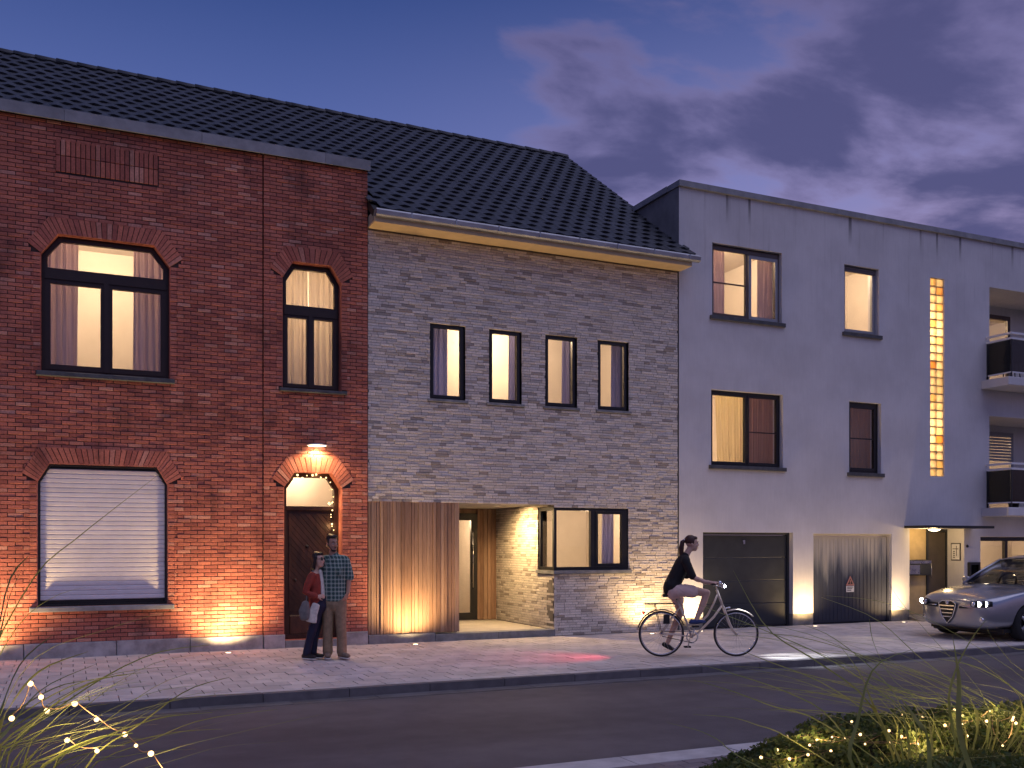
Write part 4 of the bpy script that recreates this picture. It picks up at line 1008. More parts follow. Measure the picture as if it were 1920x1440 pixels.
def face_bits(parent, M, k=1.0, eyes=True):
    h = MB()
    for s_ in (-1, 1):
        if eyes: h.ball((s_*.030, -.081, .006), (.013, .008, .007), 8, 6, 0); h.ball((s_*.030, -.0885, .006), (.006, .003, .006), 8, 6, 1)
        h.tube([(s_*.014, -.093, .026), (s_*.032, -.092, .032), (s_*.048, -.080, .026)], .0045, 6, 1)
    h.v = [(x*k, y*k, z*k) for x, y, z in h.v]; h.v = [tuple(M @ Vector(v)) for v in h.v]; h.build('eyes', [m['eye_white'], m['eye_dark']], parent)
    h = MB(); h.ball((0, -.0955, -.062), (.020, .006, .004), 8, 6); h.ball((0, -.0945, -.070), (.018, .006, .005), 8, 6)
    h.v = [tuple(M @ Vector((x*k, y*k, z*k))) for x, y, z in h.v]; h.build('lips', m['lip'], parent)
def hand(b, wrist, dirv, palm_n, curl=.5, k=1.0, thumb=1):
    """palm and five fingers; dirv points to the fingertips, palm_n out of the palm"""
    d = Vector(dirv).normalized(); pn = Vector(palm_n); pn = (pn-d*pn.dot(d)).normalized(); sd_ = d.cross(pn); w = Vector(wrist)
    loft(b, [w, w+d*.035*k, w+d*.085*k], [(.026*k, .018*k), (.036*k, .015*k), (.040*k, .014*k)], sd_)
    for i, (off, ln) in enumerate(((-.030, .070), (-.010, .080), (.010, .075), (.029, .058))):
        p0 = w+d*.080*k+sd_*off*k; c1 = curl*.9; p1 = p0+(d*math.cos(c1)+pn*math.sin(c1))*ln*.45*k; c2 = curl*1.9; p2 = p1+(d*math.cos(c2)+pn*math.sin(c2))*ln*.33*k; c3 = curl*2.6; p3 = p2+(d*math.cos(c3)+pn*math.sin(c3))*ln*.22*k
        loft(b, [p0, p1, p2, p3], [.0092*k, .0088*k, .0082*k, .0075*k], sd_, 8)
    t0 = w+d*.025*k+sd_*(-.026*thumb)*k; t1 = t0+(d*.6-sd_*thumb*.7+pn*.35).normalized()*.040*k; t2 = t1+(d*.85-sd_*thumb*.15+pn*.5).normalized()*.032*k
    loft(b, [t0, t1, t2], [.012*k, .0105*k, .009*k], sd_, 8)
m['skin_tan'] = plain('skin_tan', (.42, .235, .16), .55, var=.08, vs_=12); m['skin_fair'] = plain('skin_fair', (.62, .39, .29), .55, var=.08, vs_=12)
m['hair_dark'] = plain('hair_dark', (.018, .012, .010), .45, var=.4, vs_=40, stretch=(1, 1, .15), bump=.5, bs=120); m['hair_brown'] = plain('hair_brown', (.050, .018, .012), .45, var=.4, vs_=40, stretch=(1, 1, .15), bump=.5, bs=120)
m['khaki'] = plain('khaki_cotton', (.27, .195, .12), .9, var=.22, vs_=14, bump=.4, bs=40); m['navy'] = plain('navy_denim', (.016, .018, .042), .85, var=.3, vs_=12, bump=.4, bs=50)
m['rust'] = plain('rust_knit', (.26, .045, .030), .9, var=.22, vs_=18, bump=.5, bs=140); m['cream'] = plain('cream_cloth', (.62, .58, .52), .9, var=.18, vs_=22, bump=.4, bs=60)
m['black_cloth'] = plain('black_blouse', (.012, .011, .013), .8, var=.3, vs_=12, bump=.4, bs=40); m['blush'] = plain('blush_shorts', (.72, .52, .45), .85, var=.12, vs_=10, bump=.4, bs=40)
m['shoe_tan'] = plain('shoe_suede', (.20, .15, .11), .8, var=.3, vs_=20); m['shoe_white'] = plain('shoe_white', (.66, .63, .58), .6, var=.15, vs_=25); m['shoe_black'] = plain('shoe_black', (.02, .018, .018), .5, var=.2); m['shoe_blue'] = plain('shoe_blue', (.03, .05, .15), .7, var=.2)
m['grey_bag'] = plain('grey_canvas', (.16, .155, .15), .85, var=.2, vs_=15, bump=.4)
def plaid():
    t = NT('green_plaid'); tc_ = t.n('ShaderNodeTexCoord').outputs['Object']; sp_ = t.n('ShaderNodeSeparateXYZ'); t.set(sp_, 0, tc_)
    def lines(v, freq, w): return t.rng(t.math('ABSOLUTE', t.math('SUBTRACT', t.math('FRACT', t.math('MULTIPLY', v, freq)), .5)), w, w+.06, 1, 0)
    xx = t.math('ADD', sp_.outputs[0], t.math('MULTIPLY', sp_.outputs[1], .8)); zz = sp_.outputs[2]
    c = t.mix(t.math('MULTIPLY', lines(xx, 17, .14), .75), (.135, .215, .185), (.028, .060, .062)); c = t.mix(t.math('MULTIPLY', lines(zz, 17, .14), .7), c, (.028, .060, .062))
    c = t.mix(t.math('MULTIPLY', lines(t.math('ADD', xx, .03), 17, .03), .7), c, (.48, .52, .46)); c = t.mix(t.math('MULTIPLY', lines(t.math('ADD', zz, .03), 17, .03), .7), c, (.48, .52, .46))
    t.P(col=c, rough=.9, spec=.2); t.bump(t.noise(26, 4, .6), .5, .012); return t.m
m['plaid'] = plaid()
def shoe(b, ankle, yaw, L=.27, W=.048, toe_down=0.0, H=.055):
    d = Vector((math.sin(yaw), -math.cos(yaw), -toe_down)).normalized(); a = Vector(ankle); s_ = Vector((math.cos(yaw), math.sin(yaw), 0))
    loft(b, [a-d*.05, a+d*.03, a+d*(L*.45), a+d*(L*.66)], [(W*.85, H*.95), (W*.9, H), (W, H*.72), (W*.85, H*.48)], s_)
# ---- man in plaid shirt
gp = ground_pt(627, 1236)
man = thing('person', 'man in a green plaid shirt and khaki trousers standing by the brick doorway', 'person', (gp.x, gp.y, .004), -YAW, 'people on the pavement')
HM = head_frame((-.030, -.02, 1.705), R(42), R(4)); b = MB(); add_head(b, HM, 1.02)
loft(b, [(-.015, 0, 1.47), (-.02, -.005, 1.56), (-.025, -.01, 1.64)], [.066, .056, .056])
loft(b, [(0, 0, .92), (0, 0, 1.10), (0, 0, 1.32), (0, .005, 1.46)], [(.15, .10), (.14, .095), (.165, .105), (.15, .085)])
for s_ in (-1, 1): loft(b, [(s_*.085, 0, .92), (s_*.095, -.01, .52), (s_*.10, .01, .10)], [.075, .052, .036])
loft(b, [(.165, 0, 1.455), (.215, .02, 1.20), (.205, -.035, .975)], [.045, .040, .029])
hand(b, (.200, -.045, .965), (-.40, -.25, -.85), (-.7, .5, .2), .35, 1.0, -1)
loft(b, [(-.165, 0, 1.455), (-.235, .04, 1.20), (-.175, .09, 1.00)], [.045, .040, .029]); hand(b, (-.165, .10, .985), (.6, -.1, -.6), (.2, -.9, .2), .6)
grown(b, 'body', m['skin_tan'], man, .008); face_bits(man, HM, 1.02)
b = MB(); loft(b, [(.005, 0, .885), (.0, 0, 1.02), (0, 0, 1.18), (0, .0, 1.34), (0, .005, 1.45), (-.005, .005, 1.515)], [(.185, .125), (.180, .122), (.178, .120), (.188, .122), (.172, .105), (.085, .075)])
loft(b, [(.155, .005, 1.455), (.195, .015, 1.33), (.222, .02, 1.205)], [.072, .068, .066]); loft(b, [(-.155, .005, 1.455), (-.205, .02, 1.33), (-.237, .04, 1.205)], [.072, .068, .066])
loft(b, [(-.150, .005, 1.468), (0, .008, 1.492), (.150, .005, 1.468)], [(.062, .070), (.060, .075), (.062, .070)], (0, 0, 1)); shirt = grown(b, 'shirt', m['plaid'], man, .010)
b = MB(); loft(b, [(-.085, -.045, 1.505), (-.04, -.088, 1.47), (-.012, -.105, 1.44)], [(.030, .008)]*3, (0, 0, 1)); loft(b, [(.07, -.045, 1.505), (.035, -.088, 1.47), (.002, -.105, 1.44)], [(.030, .008)]*3, (0, 0, 1)); grown(b, 'collar', m['plaid'], man, .006, 2)
b = MB(); b.box(.05, .13, -.135, -.120, 1.24, 1.34); grown(b, 'shirt_pocket', m['plaid'], man, .006, 2)
b = MB(); loft(b, [(.0, 0, .80), (.005, 0, .92)], [(.175, .118), (.168, .112)])
for s_, x0, x1 in ((-1, -.088, -.10), (1, .088, .108)): loft(b, [(x0, 0, .86), ((x0+x1)/2, -.01, .52), (x1, .005, .30), (x1, .005, .105)], [(.096, .105), (.080, .085), (.074, .080), (.076, .086)])
grown(b, 'trousers', m['khaki'], man, .010)
b = MB(); shoe(b, (-.105, .0, .060), R(15)); shoe(b, (.112, .0, .060), R(40)); grown(b, 'shoes', m['shoe_tan'], man, .008, 2)
b = MB(); shoe(b, (-.105, .0, .022), R(15), .285, .054, 0, .022); shoe(b, (.112, .0, .022), R(40), .285, .054, 0, .022); grown(b, 'shoe_soles', m['shoe_white'], man, .007, 1)
h = MB(); h.ball((0, .030, .060), (.082, .086, .080), 16, 10); h.ball((0, -.030, .098), (.066, .056, .034), 14, 8); h.ball((0, .055, -.01), (.072, .055, .06), 12, 8)
for s_ in (-1, 1): h.ball((s_*.070, .0, .03), (.012, .03, .045), 8, 6)
h.v = [(x*1.02, y*1.02, z*1.02) for x, y, z in h.v]; grown(turned(h, HM), 'hair', m['hair_dark'], man, .007, 2)
h = MB(); h.ball((0, -.052, -.098), (.043, .038, .026), 12, 8); h.ball((0, -.098, -.053), (.026, .010, .007), 8, 6)
for s_ in (-1, 1): loft(h, [(s_*.040, -.055, -.085), (s_*.062, -.02, -.045), (s_*.066, .0, -.01)], [.012, .010, .008])
grown(turned(h, HM), 'beard', m['hair_dark'], man, .006, 2)
# ---- woman leaning on him
woman = thing('person', 'woman in a rust cardigan and sunglasses leaning on the man in plaid', 'person', (gp.x-.255*RX[0]-.05*AX[0], gp.y-.255*RX[1]-.05*AX[1], .004), -YAW, 'people on the pavement')
# local x zero lies 0.255 m left of the man
HW = head_frame((.035, -.03, 1.462), R(66), R(-6)); b = MB(); add_head(b, HW, .94, True)
loft(b, [(-.01, -.01, 1.24), (.0, -.015, 1.33), (.02, -.02, 1.40)], [.058, .046, .047])
loft(b, [(.055, 0, .78), (.03, 0, .95), (.0, 0, 1.12), (-.015, 0, 1.24)], [(.10, .14), (.088, .115), (.10, .135), (.085, .13)])
for s_, kx, ax in ((-1, -.06, -.11), (1, -.03, -.065)): loft(b, [(.05, s_*.07, .80), (kx+.02, s_*.07, .46), (ax-.03 if s_ < 0 else ax, s_*.06, .10)], [.072, .050, .034])
loft(b, [(-.045, -.145, 1.235), (-.115, -.175, 1.01), (.035, -.16, .93)], [.040, .036, .025]); hand(b, (.045, -.16, .930), (.95, .2, .1), (.2, .9, -.2), .7, .9, 1)
loft(b, [(-.02, .14, 1.235), (.02, .18, 1.02), (.13, .13, 1.0)], [.040, .036, .025]); hand(b, (.14, .13, 1.0), (.9, -.2, .1), (.1, -.9, -.2), .6, .9, -1)
grown(b, 'body', m['skin_fair'], woman, .008); face_bits(woman, HW, .94, False)
b = MB(); loft(b, [(.010, 0, .79), (.0, 0, .95), (-.012, 0, 1.12), (-.022, 0, 1.25), (-.01, 0, 1.30)], [(.125, .165), (.118, .142), (.120, .155), (.10, .145), (.05, .07)], (1, 0, 0))
loft(b, [(-.035, -.140, 1.235), (-.085, -.175, 1.12), (-.120, -.182, 1.00), (-.04, -.178, .955), (.020, -.165, .935)], [.060, .056, .052, .048, .043])
loft(b, [(-.015, .135, 1.235), (.02, .18, 1.03), (.10, .14, 1.0)], [.060, .052, .043]); grown(b, 'cardigan', m['rust'], woman, .010)
b = MB(); loft(b, [(.062, -.02, 1.30), (.085, -.03, 1.15), (.10, -.03, .98), (.105, -.03, .84)], [(.028, .055), (.034, .06), (.036, .07), (.03, .08)]); grown(b, 'top', m['cream'], woman, .010)
b = MB(); loft(b, [(.03, -.165, .82), (-.02, -.178, .68), (-.045, -.18, .57)], [(.060, .018), (.075, .020), (.088, .018)], (1, 0, 0)); grown(b, 'hanging_scarf', m['cream'], woman, .009, 2)
b = MB(); loft(b, [(-.115, -.20, .84), (-.135, -.205, .72), (-.13, -.20, .62)], [(.055, .035), (.085, .045), (.070, .04)], (1, 0, 0)); loft(b, [(-.11, -.20, .86), (-.085, -.19, 1.10), (-.03, -.10, 1.31)], [.010, .010, .010]); grown(b, 'shoulder_bag', m['grey_bag'], woman, .008, 2)
b = MB(); loft(b, [(.055, 0, .78), (.06, 0, .88)], [(.112, .150), (.10, .13)])
for s_, kx, ax in ((-1, -.06, -.13), (1, -.03, -.065)): loft(b, [(.05, s_*.072, .80), (kx+.02, s_*.07, .46), ((kx+ax)/2, s_*.065, .26), (ax, s_*.06, .10)], [.090, .068, .058, .060])
grown(b, 'jeans', m['navy'], woman, .010)
b = MB(); shoe(b, (-.135, -.06, .052), R(60), .24, .042, 0, .046); shoe(b, (-.068, .06, .052), R(78), .24, .042, 0, .046); grown(b, 'shoes', m['shoe_black'], woman, .007, 2)
b = MB(); shoe(b, (-.135, -.06, .018), R(60), .25, .046, 0, .018); shoe(b, (-.068, .06, .018), R(78), .25, .046, 0, .018); grown(b, 'shoe_soles', m['shoe_white'], woman, .006, 1)
h = MB(); h.ball((0, .030, .050), (.083, .090, .088), 16, 10); h.ball((0, -.035, .088), (.066, .050, .034), 14, 8)
loft(h, [(0, .050, .03), (0, .085, -.06), (0, .095, -.16), (0, .095, -.26)], [(.070, .045), (.080, .045), (.080, .04), (.055, .03)])
for s_ in (-1, 1): loft(h, [(s_*.072, .0, .05), (s_*.080, .02, -.03), (s_*.078, .05, -.13)], [(.014, .035)]*3, (1, 0, 0))
h.v = [(x*.94, y*.94, z*.94) for x, y, z in h.v]; grown(turned(h, HW), 'hair', m['hair_dark'], woman, .007, 2)
h = MB()
for s_ in (-1, 1): h.ball((s_*.032, -.092, .004), (.027, .008, .021), 10, 6); h.tube([(s_*.055, -.085, .012), (s_*.078, -.02, .012), (s_*.08, .02, .0)], .003, 5)
h.tube([(-.012, -.098, .008), (.012, -.098, .008)], .003, 5); h.v = [tuple(HW @ (Vector(v)*.94)) for v in h.v]; h.build('sunglasses', m['shoe_black'], woman)

# ================================================================== bicycle and rider
rc, fc = ground_pt(1240, 1231.5), ground_pt(1381, 1231)
BYAW = math.atan2(fc.y-rc.y, fc.x-rc.x)
m['bike_paint'] = plain('cream_bike_enamel', (.72, .60, .48), .35, var=.1, coat=.4); m['tyre'] = plain('bike_tyre', (.03, .027, .026), .85, var=.2); m['leather'] = plain('black_leather', (.022, .018, .018), .5, var=.2)
bike = thing('bicycle', 'cream step-through city bicycle ridden along the pavement', 'bicycle', (rc.x, rc.y, .003), BYAW)
WR = .345; WB = 1.135
def wheel(x0):
    t = MB(); n = 40
    t.tube([(WR*.957*math.cos(2*math.pi*k/n), 0, WR*.957*math.sin(2*math.pi*k/n)) for k in range(n+1)], .0155, 8, cap=False)
    w_ = t.build('wheel', m['tyre'], bike, (x0, 0, WR))
    r_ = MB(); r_.tube([(WR*.905*math.cos(2*math.pi*k/n), 0, WR*.905*math.sin(2*math.pi*k/n)) for k in range(n+1)], .010, 6, cap=False); r_.build('rim', m['chrome'], w_)
    h_ = MB(); h_.tube([(0, -.045, 0), (0, .045, 0)], .020, 10); h_.build('hub', m['steel'], w_)
    s_ = MB()
    for k in range(28):
        a = 2*math.pi*k/28; sd_ = .03 if k % 2 else -.03; s_.tube([(.018*math.cos(a+.9), sd_, .018*math.sin(a+.9)), (WR*.90*math.cos(a), 0, WR*.90*math.sin(a))], .0013, 4, cap=False)
    s_.build('spokes', m['steel'], w_)
wheel(0.0); wheel(WB)
H1, H0 = Vector((.848, 0, .985)), Vector((.925, 0, .775)); BBK = Vector((.455, 0, .30)); ST = Vector((.235, 0, .86))
f = MB(); f.tube([H1+Vector((-.006, 0, .02)), H0+Vector((.008, 0, -.02))], .020, 12)
f.tube([H1*.85+H0*.15, (.795, 0, .80), (.70, 0, .62), (.60, 0, .515), (.47, 0, .485), (.405, 0, .485)], .0155, 10)
f.tube([H0, (.80, 0, .60), (.69, 0, .49), (.56, 0, .36), BBK], .0175, 10)
f.tube([BBK, (.40, 0, .485), ST], .0165, 10)
for s_ in (-1, 1):
    f.tube([(0, s_*.055, WR), (.20, s_*.05, .335), tuple(BBK+Vector((0, s_*.03, 0)))], .010, 8); f.tube([(0, s_*.055, WR), (.17, s_*.045, .60), (.285, s_*.018, .75)], .008, 8)
f.tube([BBK+Vector((0, -.045, 0)), BBK+Vector((0, .045, 0))], .022, 10); f.build('frame', m['bike_paint'], bike)
f = MB()
for s_ in (-1, 1): f.tube([H0+Vector((.01, s_*.05, -.02)), (.985, s_*.05, .62), (1.03, s_*.052, .50), (1.085, s_*.053, .395), (WB, s_*.053, WR)], .0115, 8)
f.tube([H0+Vector((.01, -.05, -.02)), H0+Vector((.01, .05, -.02))], .014, 8); f.build('fork', m['bike_paint'], bike)
f = MB(); f.tube([H1, (.835, 0, 1.06), (.845, 0, 1.085)], .012, 8)
for s_ in (-1, 1): f.tube([(.845, 0, 1.085), (.885, s_*.10, 1.10), (.875, s_*.21, 1.115), (.80, s_*.27, 1.115), (.70, s_*.285, 1.105)], .011, 8)
hb = f.build('handlebar', m['chrome'], bike)
for s_ in (-1, 1):
    q = MB(); q.tube([(.80, s_*.27, 1.115), (.69, s_*.286, 1.104)], .017, 10); q.build('grip', m['leather'], hb)
    q = MB(); q.tube([(.83, s_*.25, 1.105), (.80, s_*.255, 1.085), (.72, s_*.275, 1.075)], .005, 6); q.build('brake_lever', m['steel'], hb)
q = MB(); q.lathe([(.001, .03), (.022, .026), (.030, .010), (.030, 0)], (.87, -.07, 1.115), 12); q.build('bell', m['chrome'], hb)
q = MB(); loft(q, [(.045, 0, .925), (.10, 0, .935), (.19, 0, .935), (.275, 0, .925)], [(.075, .03), (.085, .035), (.045, .028), (.022, .02)], (0, 1, 0)); q.tube([ST, (.215, 0, .93)], .0125, 8); q.build('saddle', m['leather'], bike)
q = MB()
for s_ in (-1, 1): q.tube([(-.26, s_*.06, .795), (.20, s_*.05, .805)], .006, 6); q.tube([(-.10, s_*.06, .80), (0, s_*.06, WR)], .005, 6)
for k in range(6): q.tube([(-.24+.08*k, -.06, .797), (-.24+.08*k, .06, .797)], .004, 5)
q.build('rack', m['iron'], bike)
def fender(x0, a0, a1, nm):
    q = MB(); n = 16; vs = []
    for k in range(n+1):
        a = a0+(a1-a0)*k/n
        for y_, dr in ((-.027, .012), (-.015, .026), (.015, .026), (.027, .012)): vs.append((x0+(WR+dr)*math.cos(a), y_, WR+(WR+dr)*math.sin(a)))
    q.add(vs, [(k*4+j, k*4+j+1, k*4+j+5, k*4+j+4) for k in range(n) for j in range(3)], 0, True); o = q.build(nm, m['iron'] if x0 < .5 else m['bike_paint'], bike); sl_ = o.modifiers.new('thickness', 'SOLIDIFY'); sl_.thickness = .002
fender(0, R(20), R(165), 'rear_mudguard'); fender(WB, R(45), R(112), 'front_mudguard')
q = MB(); q.lathe([(.075, -.004), (.090, -.003), (.090, .003), (.075, .004)], (BBK.x, -.05, BBK.z), 28, 'y'); q.build('chainring', m['steel'], bike)
q = MB(); q.tube([(BBK.x, -.052, BBK.z+.088), (0, -.05, WR+.032)], .005, 6); q.tube([(BBK.x, -.052, BBK.z-.088), (0, -.05, WR-.032)], .005, 6); q.build('chain', m['iron'], bike)
cdir = Vector((.035, 0, .165))
for s_ in (-1, 1):
    e = BBK+cdir*(1 if s_ < 0 else -1); q = MB(); q.tube([BBK+Vector((0, s_*.062, 0)), e+Vector((0, s_*.07, 0))], .009, 8); cr_ = q.build('crank', m['steel'], bike)
    q = MB(); q.box(e.x-.048, e.x+.048, min(s_*.075, s_*.165), max(s_*.075, s_*.165), e.z-.012, e.z+.010); q.build('pedal', m['rubber'], cr_)
q = MB(); q.box(.02, .11, -.085, -.062, .50, .64); q.build('skirt_guard', m['leather'], bike)
q = MB(); q.lathe([(.001, -.055), (.022, -.045), (.034, -.01), (.036, 0)], (.955, 0, 1.06), 14, 'x'); q.tube([(.85, 0, 1.06), (.92, 0, 1.06)], .007, 6); hl = q.build('headlight', m['chrome'], bike)
q = MB(); q.lathe([(.035, .001), (.020, .010), (.001, .012)], (.955, 0, 1.06), 14, 'x'); q.ball((.955, -.034, 1.062), .020, 10, 6); q.build('lens', m['lens_white'], hl)
light('headlight_beam', 'SPOT', (.985, 0, 1.06), 190, (.86, .93, 1.0), bike, .02, (2.1, -.10, 0), 50, .9)
q = MB(); q.tube([(-.255, -.0, .655), (-.275, 0, .665)], .022, 10); tl_ = q.build('tail_light', m['iron'], bike)
q = MB(); q.ball((-.282, -.004, .667), (.010, .024, .024), 10, 6); q.build('lens', m['lens_red'], tl_)
light('tail_light_glow', 'SPOT', (-.31, 0, .665), 85, (1.0, .06, .12), bike, .02, (-2.2, .0, 0), 80, .95)
q = MB(); q.tube([(.955, -.02, .72), (1.0, -.02, .735)], .012, 8); q.ball((1.02, -.02, .738), (.03, .02, .014), 8, 6); q.build('dynamo', m['chrome'], bike)

rider = thing('person', 'woman with a ponytail in a black blouse and blush shorts riding the bicycle', 'person', (rc.x, rc.y, .003), BYAW, 'people on the pavement')
HR = head_frame((.465, 0, 1.705), R(88), R(2)); b = MB(); add_head(b, HR, .96, True)
loft(b, [(.355, 0, 1.50), (.395, 0, 1.565), (.435, 0, 1.63)], [.060, .046, .047])
loft(b, [(.19, 0, 1.00), (.21, 0, 1.15), (.285, 0, 1.32), (.345, 0, 1.46)], [(.115, .16), (.085, .12), (.095, .14), (.085, .14)])
# right leg raised on the pedal, left leg trailing
loft(b, [(.22, -.085, 1.00), (.45, -.10, .995), (.665, -.105, .965)], [.088, .076, .056]); loft(b, [(.665, -.105, .965), (.60, -.11, .78), (.505, -.115, .565)], [.054, .050, .033])
loft(b, [(.22, .085, .99), (.27, .10, .83), (.315, .105, .655)], [.086, .074, .055]); loft(b, [(.315, .105, .655), (.215, .11, .44), (.115, .115, .19)], [.053, .049, .032])
loft(b, [(.345, -.165, 1.455), (.43, -.20, 1.205), (.60, -.26, 1.135), (.70, -.28, 1.125)], [.044, .040, .032, .026]); hand(b, (.70, -.282, 1.125), (.95, .03, .05), (0, .1, -1), .85, .92, 1)
loft(b, [(.345, .165, 1.455), (.45, .20, 1.22), (.62, .26, 1.14), (.70, .28, 1.125)], [.044, .040, .032, .026]); hand(b, (.70, .282, 1.125), (.95, -.03, .05), (0, -.1, -1), .85, .92, -1)
grown(b, 'body', m['skin_fair'], rider, .008); face_bits(rider, HR, .96)
b = MB(); loft(b, [(.155, 0, 1.06), (.20, 0, 1.15), (.265, 0, 1.28), (.325, 0, 1.41), (.352, 0, 1.49), (.362, 0, 1.52)], [(.125, .170), (.122, .150), (.122, .162), (.118, .165), (.09, .135), (.06, .075)], (1, 0, 0))
for s_ in (-1, 1): loft(b, [(.335, s_*.155, 1.445), (.38, s_*.180, 1.33), (.43, s_*.202, 1.215)], [.066, .064, .058])
loft(b, [(.338, -.145, 1.462), (.352, 0, 1.490), (.338, .145, 1.462)], [(.058, .062), (.056, .066), (.058, .062)], (0, 0, 1)); loft(b, [(.09, 0, 1.10), (.07, -.02, 1.03), (.065, -.02, .97)], [(.05, .13), (.045, .12), (.035, .09)], (1, 0, 0)); grown(b, 'blouse', m['black_cloth'], rider, .010)
b = MB(); loft(b, [(.185, 0, .985), (.18, 0, 1.075)], [(.135, .175), (.120, .155)], (1, 0, 0))
loft(b, [(.215, -.088, 1.0), (.33, -.098, 1.0), (.455, -.105, .985)], [.105, .104, .096]); loft(b, [(.215, .088, .99), (.255, .098, .90), (.275, .102, .835)], [.104, .100, .092]); grown(b, 'shorts', m['blush'], rider, .010)
b = MB(); shoe(b, (.475, -.118, .535), R(90), .235, .042, .0, .040); grown(b, 'shoe', m['shoe_blue'], rider, .007, 2)
b = MB(); shoe(b, (.105, .115, .150), R(90), .225, .040, .55, .038); grown(b, 'shoe', m['shoe_black'], rider, .007, 2)
h = MB(); h.ball((0, .028, .050), (.082, .092, .086), 16, 10); h.ball((0, -.035, .086), (.064, .050, .032), 14, 8); h.ball((0, .10, .055), (.035, .03, .03), 10, 6)
loft(h, [(0, .105, .05), (0, .150, .02), (0, .165, -.08), (0, .16, -.20), (0, .165, -.30)], [.022, .036, .042, .036, .018])
for s_ in (-1, 1): h.ball((s_*.070, .012, .025), (.014, .040, .045), 8, 6)
h.v = [(x*.96, y*.96, z*.96) for x, y, z in h.v]; grown(turned(h, HR), 'hair', m['hair_brown'], rider, .007, 2)
h = MB(); h.lathe([(.020, -.010), (.027, 0), (.020, .010)], (0, 0, 0), 12); o = h.build('hair_band', m['shoe_white'], rider); o.matrix_basis = HR @ Matrix.Translation((0, .115, .048)) @ Matrix.Rotation(R(70), 4, 'X')
# ================================================================== parked car
CXN, CYC = 14.27, -3.46
def car_paint():
    t = NT('silver_car_paint'); fl = t.noise(900, 2, .5); t.P(col=t.mix(t.rng(fl, .3, .7), (.33, .34, .37), (.40, .41, .44)), rough=.30, metal=.75, coat=1.0); t.b.inputs['Coat Roughness'].default_value = .04; return t.m
m['car_paint'] = car_paint()
m['car_black'] = plain('black_plastic', (.012, .012, .013), .5, var=.1); m['alloy'] = plain('alloy', (.45, .45, .46), .3, .9, var=.05); m['seat'] = plain('car_seat', (.05, .045, .04), .8, var=.1)
car = thing('car', 'silver saloon car with lit headlights parked on the pavement at the right', 'car', (CXN+2.3, CYC, .004))
def cp(x, y, z): return (x-2.3, y, z)            # x is measured back from the nose
ST_ = [# x, half width, zb, hood edge z, centre z, shoulder z
    (.000, .30, .30, .665, .700, .58), (.055, .56, .235, .690, .735, .60), (.16, .73, .205, .735, .785, .64), (.32, .825, .190, .785, .835, .70), (.58, .880, .185, .835, .890, .78), (.95, .908, .185, .885, .945, .845),
    (1.32, .915, .185, .930, .985, .885), (1.50, .915, .185, .945, .965, .90), (2.3, .915, .185, .955, .965, .905), (3.2, .912, .185, .975, .985, .915), (3.85, .900, .19, .995, 1.045, .92), (4.30, .860, .22, .985, 1.035, .89), (4.58, .74, .27, .93, .97, .80), (4.66, .55, .33, .84, .87, .72)]
b = MB(); vs = []; NP = 10
for (x, w_, zb, ze, zc, zs) in ST_:
    half = [(0, zb), (w_*.72, zb), (w_*.955, zb+.07), (w_*.995, zb+.22), (w_, (zb+zs)/2+.06), (w_*.99, zs), (w_*.945, (zs+ze)/2+.012), (w_*.84, ze), (w_*.45, zc-.012), (0, zc)]
    full = half+[(-y, z) for y, z in half[-2:0:-1]]
    vs += [cp(x, y, z) for y, z in full]
n = 2*NP-2; k_ = len(ST_)
fs = [(i*n+j, (i+1)*n+j, (i+1)*n+(j+1) % n, i*n+(j+1) % n) for i in range(k_-1) for j in range(n)]+[tuple(range(n)), tuple(range(k_*n-1, (k_-1)*n-1, -1))]
b.add(vs, fs, 0, True)
body = b.build('body', m['car_paint']); sm_ = body.modifiers.new('s', 'SUBSURF'); sm_.levels = 2; sm_.render_levels = 2
cut = MB()
for xw in (.93, 3.63):
    for s_ in (-1, 1): cut.lathe([(.001, s_*.62), (.345, s_*.62), (.345, s_*1.1), (.001, s_*1.1)] if s_ > 0 else [(.001, -1.1), (.345, -1.1), (.345, -.62), (.001, -.62)], cp(xw, 0, .318), 32, 'y')
cuto = cut.build('cutter', m['car_black'])
bo = body.modifiers.new('b', 'BOOLEAN'); bo.operation = 'DIFFERENCE'; bo.object = cuto; bo.solver = 'EXACT'
dg = bpy.context.evaluated_depsgraph_get(); me = bpy.data.meshes.new_from_object(body.evaluated_get(dg)); me.polygons.foreach_set('use_smooth', [True]*len(me.polygons))
body.modifiers.clear(); body.data = me; bpy.data.objects.remove(cuto); body.parent = car
es = body.modifiers.new('edges', 'EDGE_SPLIT'); es.split_angle = R(38)
# wheels
for xw in (.93, 3.63):
    for s_ in (-1, 1):
        t = MB(); t.lathe([(.205, -.10), (.29, -.105), (.315, -.085), (.318, 0), (.315, .085), (.29, .105), (.205, .10)], (0, 0, 0), 36, 'y'); w_ = t.build('wheel', m['rubber'], car, Vector(cp(xw, s_*.79, .318)))
        r_ = MB(); r_.lathe([(.207, -.09), (.19, -.09), (.19, .09), (.207, .09)], (0, 0, 0), 30, 'y')
        for k in range(5):
            a = 2*math.pi*k/5; r_.tube([(0, s_*.075, 0), (.195*math.cos(a), s_*.085, .195*math.sin(a))], [.035, .024], 8)
        r_.lathe([(.001, s_*.10), (.045, s_*.095), (.05, s_*.06)], (0, 0, 0), 14, 'y'); r_.build('rim', m['alloy'], w_)
        q = MB(); q.lathe([(.001, s_*.0), (.17, s_*.0)], (0, s_*.04, 0), 24, 'y'); q.build('brake_disc', m['iron'], w_)
